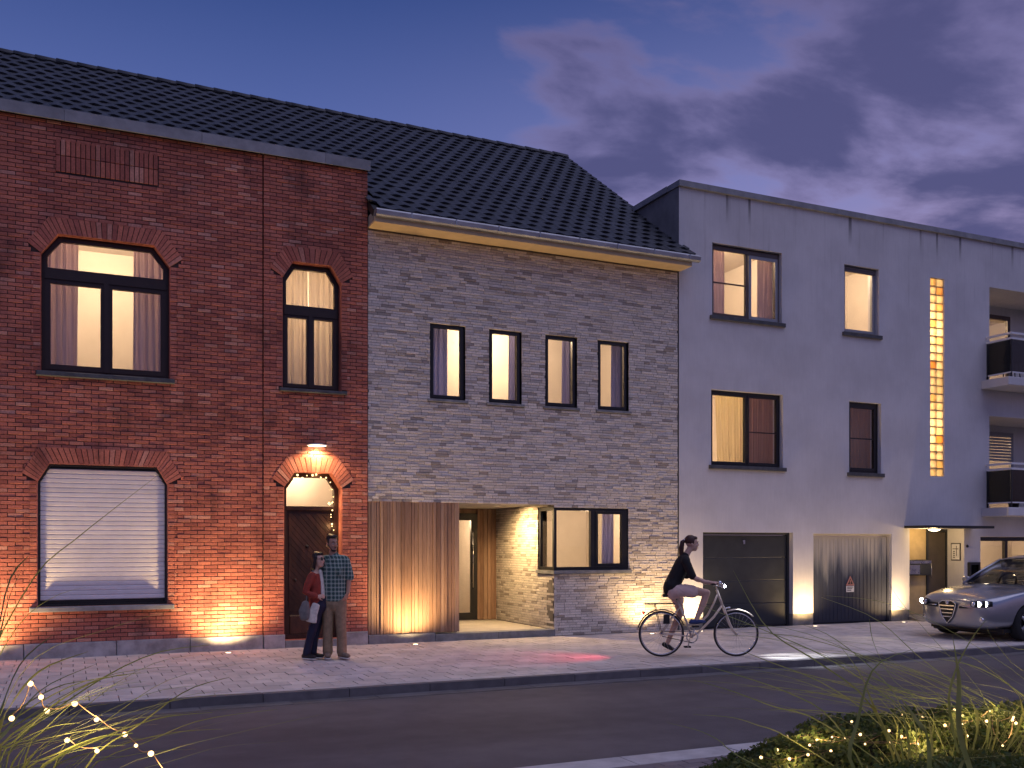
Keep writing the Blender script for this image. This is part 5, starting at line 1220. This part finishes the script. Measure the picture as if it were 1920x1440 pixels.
# greenhouse
rf = [(2.00, .555, 1.385), (2.35, .585, 1.430), (2.80, .585, 1.435), (3.20, .565, 1.405), (3.42, .545, 1.36)]
b = MB(); vs = []
for x, w_, z in rf:
    for f in (-1, -.75, -.35, 0, .35, .75, 1): vs.append(cp(x, w_*f, z+.035*(1-f*f)-.02*abs(f)**6))
b.add(vs, [(i*7+j, i*7+j+1, (i+1)*7+j+1, (i+1)*7+j) for i in range(len(rf)-1) for j in range(6)], 0, True); o = b.build('roof', m['car_paint'], car); q = o.modifiers.new('t', 'SOLIDIFY'); q.thickness = .03
def glass_strip(rows, nm, parent=car):
    b = MB(); vs = [cp(*p) for r_ in rows for p in r_]; c_ = len(rows[0]); b.add(vs, [(i*c_+j, i*c_+j+1, (i+1)*c_+j+1, (i+1)*c_+j) for i in range(len(rows)-1) for j in range(c_-1)], 0, True)
    o = b.build(nm, m['car_glass'], parent); q = o.modifiers.new('t', 'SOLIDIFY'); q.thickness = .004
def row(x, w_, z, bow): return [(x-bow*(1-f*f), w_*f, z) for f in (-1, -.6, -.2, .2, .6, 1)]
glass_strip([row(1.36, .76, .965, .14), row(1.68, .67, 1.19, .10), row(2.02, .545, 1.392, .06)], 'windscreen')
glass_strip([row(3.40, .54, 1.37, -.05), row(3.70, .60, 1.20, -.08), row(3.98, .66, 1.03, -.1)], 'rear_window')
for s_ in (-1, 1):
    glass_strip([[(1.42, s_*.80, .945), (2.3, s_*.845, .955), (3.2, s_*.84, .975), (3.62, s_*.80, .985)], [(1.76, s_*.68, 1.18), (2.33, s_*.715, 1.20), (3.2, s_*.705, 1.20), (3.58, s_*.66, 1.19)], [(2.06, s_*.56, 1.375), (2.36, s_*.585, 1.408), (3.15, s_*.57, 1.395), (3.38, s_*.545, 1.36)]], 'side_window')
    q = MB(); q.tube([cp(1.30, s_*.80, .945), cp(1.68, s_*.685, 1.19), cp(2.02, s_*.556, 1.392)], [.030, .026, .026], 8); q.tube([cp(3.36, s_*.55, 1.36), cp(3.66, s_*.65, 1.18), cp(3.95, s_*.74, .995)], [.05, .07, .09], 8)
    q.tube([cp(2.37, s_*.590, 1.40), cp(2.34, s_*.72, 1.19), cp(2.31, s_*.85, .95)], .025, 8); q.tube([cp(2.02, s_*.558, 1.385), cp(2.4, s_*.592, 1.42), cp(3.1, s_*.578, 1.41), cp(3.40, s_*.548, 1.365)], .022, 8); q.build('pillar', m['car_paint'], car)
    # door mirrors
    q = MB(); q.ball(cp(1.62, s_*.985, 1.005), (.055, .105, .072), 14, 8); q.tube([cp(1.64, s_*.86, .955), cp(1.63, s_*.93, .975)], .025, 8); q.build('door_mirror', m['car_paint'], car)
q = MB(); q.box(-.96+.02, -.62, -.70, .70, .80, .955); q.build('dashboard', m['seat'], car)
q = MB(); q.tube([cp(1.98+.06*math.cos(a), .36+.18*math.sin(a), .99+.16*math.cos(a)) for a in [2*math.pi*k/18 for k in range(19)]], .014, 6, cap=False); q.build('steering_wheel', m['seat'], car)
for s_ in (-1, 1):
    q = MB(); loft(q, [cp(2.55, s_*.36, .55), cp(2.72, s_*.36, 1.02)], [(.22, .07), (.20, .06)], (0, 1, 0)); loft(q, [cp(2.74, s_*.36, 1.12), cp(2.76, s_*.36, 1.24)], [(.11, .045), (.10, .04)], (0, 1, 0)); q.build('seat', m['seat'], car)
# face: shield grille with bars, side slots, three-lamp headlights, lower intakes
def nose_x(y, z):
    """front of the body at half-width y (measured back from the nose)"""
    pts = [(0, 0), (.30, .012), (.50, .06), (.64, .135), (.74, .225), (.82, .36)]
    y = abs(y)
    for (a, xa), (b_, xb) in zip(pts, pts[1:]):
        if y <= b_: return xa+(xb-xa)*(y-a)/(b_-a)
    return .4
q = MB(); sh_ = [(-.185, .640), (-.12, .42), (0, .285), (.12, .42), (.185, .640), (.10, .685), (-.10, .685)]
q.add([cp(-.018, y, z) for y, z in sh_]+[cp(.06, y, z) for y, z in sh_], [tuple(range(7)), *[(i, (i+1) % 7, 7+(i+1) % 7, 7+i) for i in range(7)]]); gr = q.build('grille', m['car_black'], car)
q = MB(); pts = [cp(-.022, y, z) for y, z in sh_]; q.tube(pts+[pts[0]], .011, 6, cap=False); q.build('grille_surround', m['chrome'], gr)
for z, w_ in ((.600, .155), (.535, .135), (.470, .110), (.405, .085)): MB().box(-2.3-.034, -2.3-.016, -w_, w_, z-.009, z+.009).build('grille_bar', m['chrome'], gr)
q = MB(); q.lathe([(.001, -.012), (.03, -.010), (.036, 0)], cp(-.028, 0, .655), 16, 'x'); q.build('badge', m['chrome'], gr)
for s_ in (-1, 1):
    q = MB(); vs = []
    for y in (.23, .36, .48, .57):
        for z in (.565, .635): vs.append(cp(nose_x(y, z)-.012+.02*(z > .6), s_*y, z+.012*(y-.23)))
    q.add(vs, [(2*i, 2*i+2, 2*i+3, 2*i+1) for i in range(3)]); o = q.build('air_slot', m['car_black'], car); o.modifiers.new('t', 'SOLIDIFY').thickness = .02
    q = MB(); q.tube([cp(nose_x(y, .6)-.022, s_*y, .600+.012*(y-.23)) for y in (.24, .36, .48, .56)], .008, 6); q.build('chrome_strip', m['chrome'], o)
    # headlight housing with two lit lamps and a dark one
    hb_ = MB(); pts = [cp(nose_x(y, .64)-.02, s_*y, .645+.05*(y-.5)) for y in (.46, .56, .66, .745)]; hb_.tube(pts, [.048, .062, .064, .045], 12); hh = hb_.build('headlight', m['car_black'], car)
    for y, rr in ((.515, .040), (.605, .052), (.69, .050)):
        c_ = Vector(cp(nose_x(y, .64)-.072, s_*y, .645+.05*(y-.5))); q = MB(); q.lathe([(.001, -.016), (rr*.6, -.012), (rr*.9, 0)], c_, 14, 'x'); q.build('lamp', m['lens_car'] if y > .55 else m['chrome'], hh)
        q = MB(); q.lathe([(rr*.9, -.004), (rr*1.12, -.002), (rr*1.12, .02)], c_, 14, 'x'); q.build('lamp_ring', m['chrome'], hh)
    light('headlight_beam', 'SPOT', cp(.02, s_*.62, .65), 45, (1, .86, .66), car, .04, cp(-3.5, s_*.7, .0), 70, .8)
    q = MB(); q.lathe([(.001, -.010), (.035, -.006), (.05, .0), (.052, .03)], cp(nose_x(.60, .3)-.02, s_*.60, .375), 14, 'x'); q.build('fog_lamp', m['chrome'], car)
q = MB(); q.tube([cp(.50, y, .15+.012*abs(y)) for y in (-.74, -.4, 0, .4, .74)], .045, 8); q.box(-2.3+.45, 2.15, -.78, .78, .15, .22); q.build('underbody', m['car_black'], car)

# ================================================================== planting in the foreground
def blade_mat(name, c0, c1):
    t = NT(name); v = t.noise(9, 3, .6); r_ = t.rand(3.1); c = t.mix(t.rng(v, .3, .7), c0, c1); c = t.mix(t.math('MULTIPLY', r_, .30), c, (.30, .25, .085))
    d = t.b; t.P(col=c, rough=.55, spec=.3); tl = t.n('ShaderNodeBsdfTranslucent'); t.set(tl, 0, c); mx = t.n('ShaderNodeMixShader'); mx.inputs[0].default_value = .45; t.set(mx, 1, d.outputs[0]); t.set(mx, 2, tl.outputs[0]); t.t.links.new(mx.outputs[0], t.o.inputs[0]); return t.m
m['blade'] = blade_mat('grass_blade', (.19, .25, .075), (.30, .34, .12)); m['leaf'] = blade_mat('box_leaf', (.040, .080, .022), (.080, .130, .036))
def blade(parent, pts, w0, rg, name='blade'):
    """arching leaf with a keel: pts in world space, base first, tip last"""
    P = [Vector(p)-parent.location for p in pts]; Q = []; n = 18
    for k in range(n+1):                                    # Catmull-Rom through the given points
        f = k/n*(len(P)-1); i = min(int(f), len(P)-2); t = f-i; a, b, c, d = P[max(i-1, 0)], P[i], P[i+1], P[min(i+2, len(P)-1)]
        Q.append(.5*((2*b)+(c-a)*t+(2*a-5*b+4*c-d)*t*t+(3*b-a-3*c+d)*t**3))
    vs = []; side = None; tw = rg.uniform(-.5, .5)
    for k, p in enumerate(Q):
        t = (Q[min(k+1, n)]-Q[max(k-1, 0)]).normalized(); s_ = t.cross(Vector((0, 0, 1)))
        s_ = s_.normalized() if s_.length > .05 else Vector((1, 0, 0))
        if side is not None and s_.dot(side) < 0: s_ = -s_
        side = s_; u = s_.cross(t).normalized(); a = tw*(k/n)*2+.35; s2 = s_*math.cos(a)+u*math.sin(a); u2 = u*math.cos(a)-s_*math.sin(a)
        f = k/n; w = w0*(min(1, .55+f*2.2))*(1-f**2.6)+.0006
        vs += [p-s2*w+u2*w*.35, p, p+s2*w+u2*w*.35]
    b = MB(); b.add(vs, [(3*k+j, 3*k+j+1, 3*k+j+4, 3*k+j+3) for k in range(n) for j in range(2)], 0, True); return b.build(name, m['blade'], parent)
rg = random.Random(21)
def px_blade(parent, pxs, t, w, base=None, dt=0.0):
    P = [depth_pt(x, y, t+dt*i) for i, (x, y) in enumerate(pxs)]; b0 = base or Vector((P[0].x, P[0].y, 0))
    b0 = Vector(b0); mid = b0.lerp(P[0], .55)+Vector((0, 0, .12)); blade(parent, [b0, mid]+P, w, rg)
# left clump
LC = depth_pt(-70, 1440, 3.1); LC.z = 0
lg = thing('ornamental_grass', 'clump of long arching grass at the lower left corner', 'grass', LC, 0, 'grass clumps in the foreground')
LB = [([(-30, 1290), (60, 1090), (150, 1005), (300, 888)], 3.0, .0050), ([(-20, 1360), (10, 1150), (40, 1070)], 2.7, .009), ([(-40, 1330), (30, 1180), (100, 1120), (165, 1100)], 3.0, .0045),
      ([(-20, 1400), (60, 1240), (200, 1180), (330, 1142)], 3.0, .0040), ([(-10, 1390), (30, 1310), (80, 1255), (165, 1222)], 2.8, .008), ([(60, 1440), (180, 1310), (300, 1240), (420, 1225)], 3.1, .0042),
      ([(100, 1440), (230, 1330), (330, 1270), (480, 1240)], 3.1, .0045), ([(160, 1440), (260, 1360), (350, 1295), (430, 1270)], 3.1, .0032), ([(0, 1425), (70, 1380), (150, 1310), (260, 1270)], 3.0, .0040),
      ([(30, 1460), (120, 1395), (240, 1350), (330, 1300)], 3.0, .0038), ([(-30, 1430), (20, 1395), (70, 1350), (100, 1320)], 2.8, .0045), ([(160, 1450), (280, 1390), (380, 1350), (520, 1330)], 3.2, .0034),
      ([(200, 1460), (310, 1410), (420, 1380), (600, 1340)], 3.2, .0034), ([(120, 1460), (200, 1400), (330, 1375), (450, 1345)], 3.1, .0034), ([(220, 1470), (330, 1425), (420, 1400), (540, 1390)], 3.2, .0032), ([(60, 1470), (110, 1420), (180, 1385), (250, 1375)], 2.9, .005)]
LB += [([(-60, 1440), (-20, 1280), (12, 1100), (55, 1040)], 1.9, .0085), ([(-40, 1440), (0, 1330), (40, 1240), (100, 1190)], 1.9, .0075), ([(-60, 1400), (-25, 1300), (-5, 1180), (0, 1080)], 1.8, .008), ([(-30, 1450), (20, 1360), (80, 1290), (180, 1245)], 2.1, .006)]
for pxs, t, w in LB: px_blade(lg, pxs, t+rg.uniform(-.12, .12), w, LC+Vector((rg.uniform(-.10, .22), rg.uniform(-.12, .12), 0)), .03)
for k in range(34):
    x0 = rg.uniform(-80, 120); y0 = rg.uniform(1400, 1470); L = rg.uniform(120, 420); a = rg.uniform(.15, .75)
    pxs = [(x0, y0), (x0+L*.35, y0-L*.35*a*1.35), (x0+L*.7, y0-L*.7*a*1.1), (x0+L, y0-L*a*.85)]
    px_blade(lg, pxs, rg.uniform(2.7, 3.5), rg.uniform(.0022, .0042), LC+Vector((rg.uniform(-.12, .25), rg.uniform(-.15, .15), 0)), .03)
def bulbs(name, label, parent_loc, spots, r, chain=True, wire_r=.0016, leafed=False):
    s_ = thing(name, label, 'string lights', parent_loc, 0, 'fairy lights in the planting'); base = Vector(parent_loc)
    me_ = MB().ball((0, 0, 0), r, 8, 6).mesh('bulb', m['bulb']); path = []
    for i, p in enumerate(spots):
        obj('bulb', me_, s_, Vector(p)-base, None, [rg.choice((.7, .9, 1, 1.1))]*3)
        if i % 4 == 1 or len(spots) < 3: light('bulb_light', 'POINT', Vector(p)-base+Vector((0, -.02, .02)), 1.2, WARM, s_, .03)
        path.append(Vector(p)-base+Vector((0, 0, r*1.1)))
        if i+1 < len(spots):
            off = Vector((rg.uniform(-.012, .012), rg.uniform(-.012, .012), -.014))
            for k in range(1, 6): path.append(Vector(p).lerp(Vector(spots[i+1]), k/6)-base+Vector((0, 0, r*1.1))+off*math.sin(math.pi*k/6))
    b = MB(); b.tube(path, wire_r, 5); b.build('wire', m['copper'], s_); return s_
m['copper'] = plain('copper_wire', (.42, .27, .16), .35, .8, var=.05)
LP = [(22, 1347), (57, 1282), (77, 1307), (88, 1333), (140, 1319), (181, 1349), (234, 1377), (255, 1398), (283, 1413), (310, 1452)]
lp_ = [depth_pt(x, y, 2.95+.02*i) for i, (x, y) in enumerate(LP)]
bulbs('string_lights', 'string of fairy lights hanging in the long grass at the lower left', (lp_[0].x, lp_[0].y, 0), lp_, .0085)
lp_ = [depth_pt(126, 1388, 3.0), depth_pt(90, 1372, 3.05), depth_pt(10, 1420, 3.0)]
bulbs('string_lights', 'short end of fairy lights under the main string in the grass', (lp_[0].x, lp_[0].y, 0), lp_[:1]+[depth_pt(182, 1408, 3.0)], .008)
# hedge: a low mound of small-leaved shrub
HT = 4.6
mounds = []
for px_, py_, t, rx, rz in ((1395, 1440, 4.35, .42, .30), (1500, 1395, 4.55, .50, .34), (1610, 1350, 4.9, .55, .36), (1720, 1345, 4.7, .55, .38), (1830, 1335, 4.6, .55, .38), (1960, 1325, 4.5, .60, .40), (1480, 1475, 3.85, .5, .34), (1620, 1455, 3.85, .55, .34), (1760, 1440, 3.8, .55, .36), (1900, 1430, 3.8, .6, .36)):
    top = depth_pt(px_, py_, t); mounds.append((Vector((top.x, top.y, top.z-rz)), rx, rx*.9, rz))
hc_ = mounds[3][0]
hedge = thing('hedge', 'low dark green mounded hedge at the lower right corner', 'hedge', (hc_.x, hc_.y, 0))
core = MB()
for c_, rx, ry, rz in mounds:
    cc = c_-hedge.location; core.ball(cc, (rx*.90, ry*.90, rz*.90), 16, 10); core.lathe([(rx*.80, -c_.z), (rx*.88, -c_.z*.3), (rx*.86, 0)], cc, 14)
m['hedge_core'] = plain('hedge_twigs', (.020, .022, .010), .95, var=.4, vs_=30, bump=.8, bs=60); core.build('twig_core', m['hedge_core'], hedge)
nr_ = np.random.default_rng(5); PV = []; NV = []
for c_, rx, ry, rz in mounds:
    N = 13000; d = nr_.normal(size=(N, 3)); d /= np.linalg.norm(d, axis=1)[:, None]; d[:, 2] = np.where(d[:, 2] < -.55, -d[:, 2], d[:, 2]); rr = nr_.uniform(.86, 1.04, N)+.05*np.sin(d[:, 0]*9+c_.x*7)*np.sin(d[:, 1]*8+c_.y*5)+.03*np.sin(d[:, 2]*14)
    p = np.stack([d[:, 0]*rx*rr, d[:, 1]*ry*rr, d[:, 2]*rz*rr], 1)+np.array(c_); keep = np.ones(N, bool)
    for c2, ax_, ay_, az_ in mounds:
        if c2 is c_: continue
        q_ = (p-np.array(c2))/np.array((ax_*.84, ay_*.84, az_*.84)); keep &= (q_**2).sum(1) > 1
    PV.append(p[keep]); NV.append(d[keep])
PV = np.concatenate(PV); NV = np.concatenate(NV); N = len(PV)
a = NV+nr_.normal(size=(N, 3))*.75; a /= np.linalg.norm(a, axis=1)[:, None]; s1 = np.cross(a, nr_.normal(size=(N, 3))); s1 /= np.linalg.norm(s1, axis=1)[:, None]; s2 = np.cross(a, s1)
ln = nr_.uniform(.009, .019, N)[:, None]; wd_ = ln*.55
V = np.stack([PV-s1*ln, PV+s2*wd_+a*.0015, PV+s1*ln, PV-s2*wd_+a*.0015], 1).reshape(-1, 3)-np.array(hedge.location)
me = bpy.data.meshes.new('foliage'); me.vertices.add(4*N); me.vertices.foreach_set('co', V.ravel()); me.loops.add(4*N); me.loops.foreach_set('vertex_index', np.arange(4*N)); me.polygons.add(N); me.polygons.foreach_set('loop_start', np.arange(N)*4); me.update(calc_edges=True); me.materials.append(m['leaf'])
tag(obj('foliage', me, hedge), kind='stuff')
def hedge_top(px_, py_):
    """first point of the mounds seen through a pixel"""
    o = Vector((CAMX, CAMY, CAMZ)); d = (depth_pt(px_, py_, 1.0)-o); best = None
    for c_, rx, ry, rz in mounds:
        k = Vector((1/rx, 1/ry, 1/rz)); oo = Vector([(o-c_)[i]*k[i] for i in range(3)]); dd = Vector([d[i]*k[i] for i in range(3)]); A, B, C = dd.dot(dd), oo.dot(dd), oo.dot(oo)-1.03**2; D_ = B*B-A*C
        if D_ > 0:
            t = (-B-math.sqrt(D_))/A
            if best is None or t < best: best = t
    return o+d*best if best else None
HB = [(1427, 1420), (1480, 1423), (1515, 1415), (1558, 1408), (1457, 1406), (1495, 1385), (1597, 1353), (1613, 1377), (1518, 1397), (1532, 1388), (1585, 1384), (1643, 1333), (1652, 1334), (1667, 1370), (1690, 1381), (1702, 1384), (1622, 1395),
      (1689, 1322), (1693, 1340), (1770, 1310), (1765, 1312), (1744, 1322), (1790, 1331), (1795, 1345), (1772, 1360), (1813, 1380), (1805, 1358), (1856, 1333), (1860, 1345), (1880, 1398), (1898, 1350), (1905, 1356), (1900, 1345), (1850, 1352), (1730, 1345), (1720, 1395), (1668, 1392), (1560, 1382)]
sp_ = [p for p in (hedge_top(x, y) for x, y in HB) if p]
o = bulbs('string_lights', 'strings of fairy lights woven over the mounded hedge', (sp_[0].x, sp_[0].y, 0), sp_, .0065, wire_r=.0011)
# right grass clump rising out of the hedge
RC = depth_pt(1830, 1440, 4.2); RC.z = 0
rgc = thing('ornamental_grass', 'clump of long arching grass rising behind the hedge at the right', 'grass', RC, 0, 'grass clumps in the foreground')
RB = [([(1800, 1380), (1798, 1270), (1786, 1190)], 3.2, .0085), ([(1600, 1445), (1608, 1350), (1640, 1250), (1720, 1215)], 3.2, .006), ([(1740, 1395), (1715, 1345), (1690, 1310)], 3.3, .008), ([(1800, 1440), (1850, 1420), (1930, 1415)], 2.9, .004),
      ([(1630, 1320), (1530, 1240), (1440, 1180), (1375, 1070)], 4.2, .0050), ([(1690, 1330), (1640, 1260), (1560, 1195), (1500, 1170)], 4.0, .0055), ([(1830, 1330), (1720, 1230), (1640, 1160), (1540, 1120)], 4.2, .0045), ([(1640, 1330), (1610, 1260), (1570, 1205)], 4.2, .006),
      ([(1700, 1340), (1560, 1240), (1440, 1185), (1300, 1130)], 4.2, .0040), ([(1740, 1350), (1690, 1300), (1600, 1250), (1470, 1190)], 4.1, .0038), ([(1640, 1350), (1540, 1280), (1440, 1240), (1390, 1220)], 4.3, .0032), ([(1560, 1350), (1480, 1300), (1380, 1265), (1310, 1245)], 4.3, .0030),
      ([(1600, 1360), (1490, 1330), (1390, 1305), (1290, 1290)], 4.3, .0030), ([(1540, 1355), (1450, 1325), (1370, 1295), (1300, 1275)], 4.3, .0026), ([(1660, 1340), (1560, 1300), (1480, 1270), (1380, 1250)], 4.2, .0028), ([(1380, 1415), (1350, 1390), (1310, 1370), (1250, 1355)], 4.3, .0024),
      ([(1480, 1385), (1420, 1360), (1370, 1345), (1300, 1340)], 4.3, .0024), ([(1920, 1330), (1850, 1250), (1800, 1225), (1740, 1210)], 4.2, .0045), ([(1960, 1360), (1900, 1290), (1830, 1250), (1760, 1235)], 4.2, .0040), ([(1960, 1300), (1900, 1245), (1860, 1195), (1850, 1175)], 4.2, .0040),
      ([(1780, 1330), (1790, 1260), (1820, 1200), (1850, 1160)], 3.9, .0045), ([(1960, 1240), (1900, 1215), (1870, 1195)], 4.2, .0035), ([(1870, 1340), (1780, 1290), (1650, 1240), (1560, 1225)], 4.1, .0032), ([(1800, 1340), (1700, 1270), (1590, 1225), (1480, 1215)], 4.2, .0030),
      ([(1850, 1320), (1760, 1210), (1690, 1130), (1660, 1080)], 4.3, .0036), ([(1750, 1335), (1680, 1280), (1640, 1210), (1630, 1160)], 4.2, .0040)]
for pxs, t, w in RB: px_blade(rgc, pxs, t, w*1.3, RC+Vector((rg.uniform(-.30, .15), rg.uniform(-.2, .2), 0)), .02)
for k in range(46):
    x0 = rg.uniform(1600, 1960); y0 = rg.uniform(1310, 1370); L = rg.uniform(120, 420); a = rg.uniform(.10, .65)
    pxs = [(x0, y0), (x0-L*.35, y0-L*.35*a*1.3), (x0-L*.7, y0-L*.7*a*1.05), (x0-L, y0-L*a*.8)]
    px_blade(rgc, pxs, rg.uniform(3.9, 4.6), rg.uniform(.0016, .0030), RC+Vector((rg.uniform(-.45, .35), rg.uniform(-.2, .2), 0)), .02)

# ================================================================== things on the balconies, wall ivy foot
def pot_plant(label, loc, h=.35, r=.14, n=160, seed=1):
    t_ = thing('potted_plant', label, 'plant', loc, 0, 'plants on the balconies'); b = MB(); b.lathe([(.001, 0), (r*.6, 0), (r*.85, r*1.3), (r*.92, r*1.3), (r*.80, r*1.2), (.001, r*1.2)], (0, 0, 0), 16); b.build('pot', m['car_black'], t_)
    g = random.Random(seed); b = MB()
    for k in range(n):
        a, ph, rr = g.uniform(0, 6.28), g.uniform(-.3, 1.4), g.uniform(.3, 1)**.5; c_ = Vector((math.cos(a)*math.cos(ph)*rr*h*.55, math.sin(a)*math.cos(ph)*rr*h*.55, r*1.3+h*.4+math.sin(ph)*rr*h*.6)); u = Vector((g.gauss(0, 1), g.gauss(0, 1), g.gauss(0, 1))).normalized(); v = u.orthogonal().normalized(); s_ = g.uniform(.02, .04)
        b.add([c_-u*s_, c_+v*s_*.5, c_+u*s_, c_-v*s_*.5], [(0, 1, 2, 3)])
    tag(b.build('leaves', m['leaf'], t_), kind='stuff'); b = MB(); b.tube([(0, 0, r), (.01, 0, r+h*.5)], .012, 6); b.build('stem', m['hedge_core'], t_)
pot_plant('potted plant behind the smoked glass of the lower balcony', (19.95, -.32, z2_+.002), .55, .16, 220, 3); pot_plant('bushy potted plant further along the lower balcony', (20.7, -.40, z2_+.002), .6, .17, 240, 4)
ch = thing('balcony_chair', 'black round-backed chair on the upper balcony', 'chair', (19.9, -.30, z1_+.002), R(150))
b = MB(); b.lathe([(.001, .40), (.20, .40), (.21, .42), (.20, .44), (.001, .445)], (0, 0, 0), 18); b.build('seat', m['car_black'], ch)
b = MB(); b.tube([(.19*math.cos(a), .19*math.sin(a)+.02, .46+.38*abs(math.sin(a))) for a in [math.pi*k/12 for k in range(13)]], .018, 8)
for k in range(1, 12): a = math.pi*k/12; b.tube([(.18*math.cos(a), .18*math.sin(a), .44), (.19*math.cos(a), .19*math.sin(a)+.02, .46+.38*abs(math.sin(a)))], .010, 6)
b.build('backrest', m['car_black'], ch)
for a in (45, 135, 225, 315): b = MB(); b.tube([(.15*math.cos(R(a)), .15*math.sin(R(a)), .40), (.20*math.cos(R(a)), .20*math.sin(R(a)), 0)], .012, 6); b.build('leg', m['car_black'], ch)
pot_plant('potted plant on the upper balcony beyond the round-backed chair', (20.75, -.45, z1_+.002), .5, .15, 200, 6)
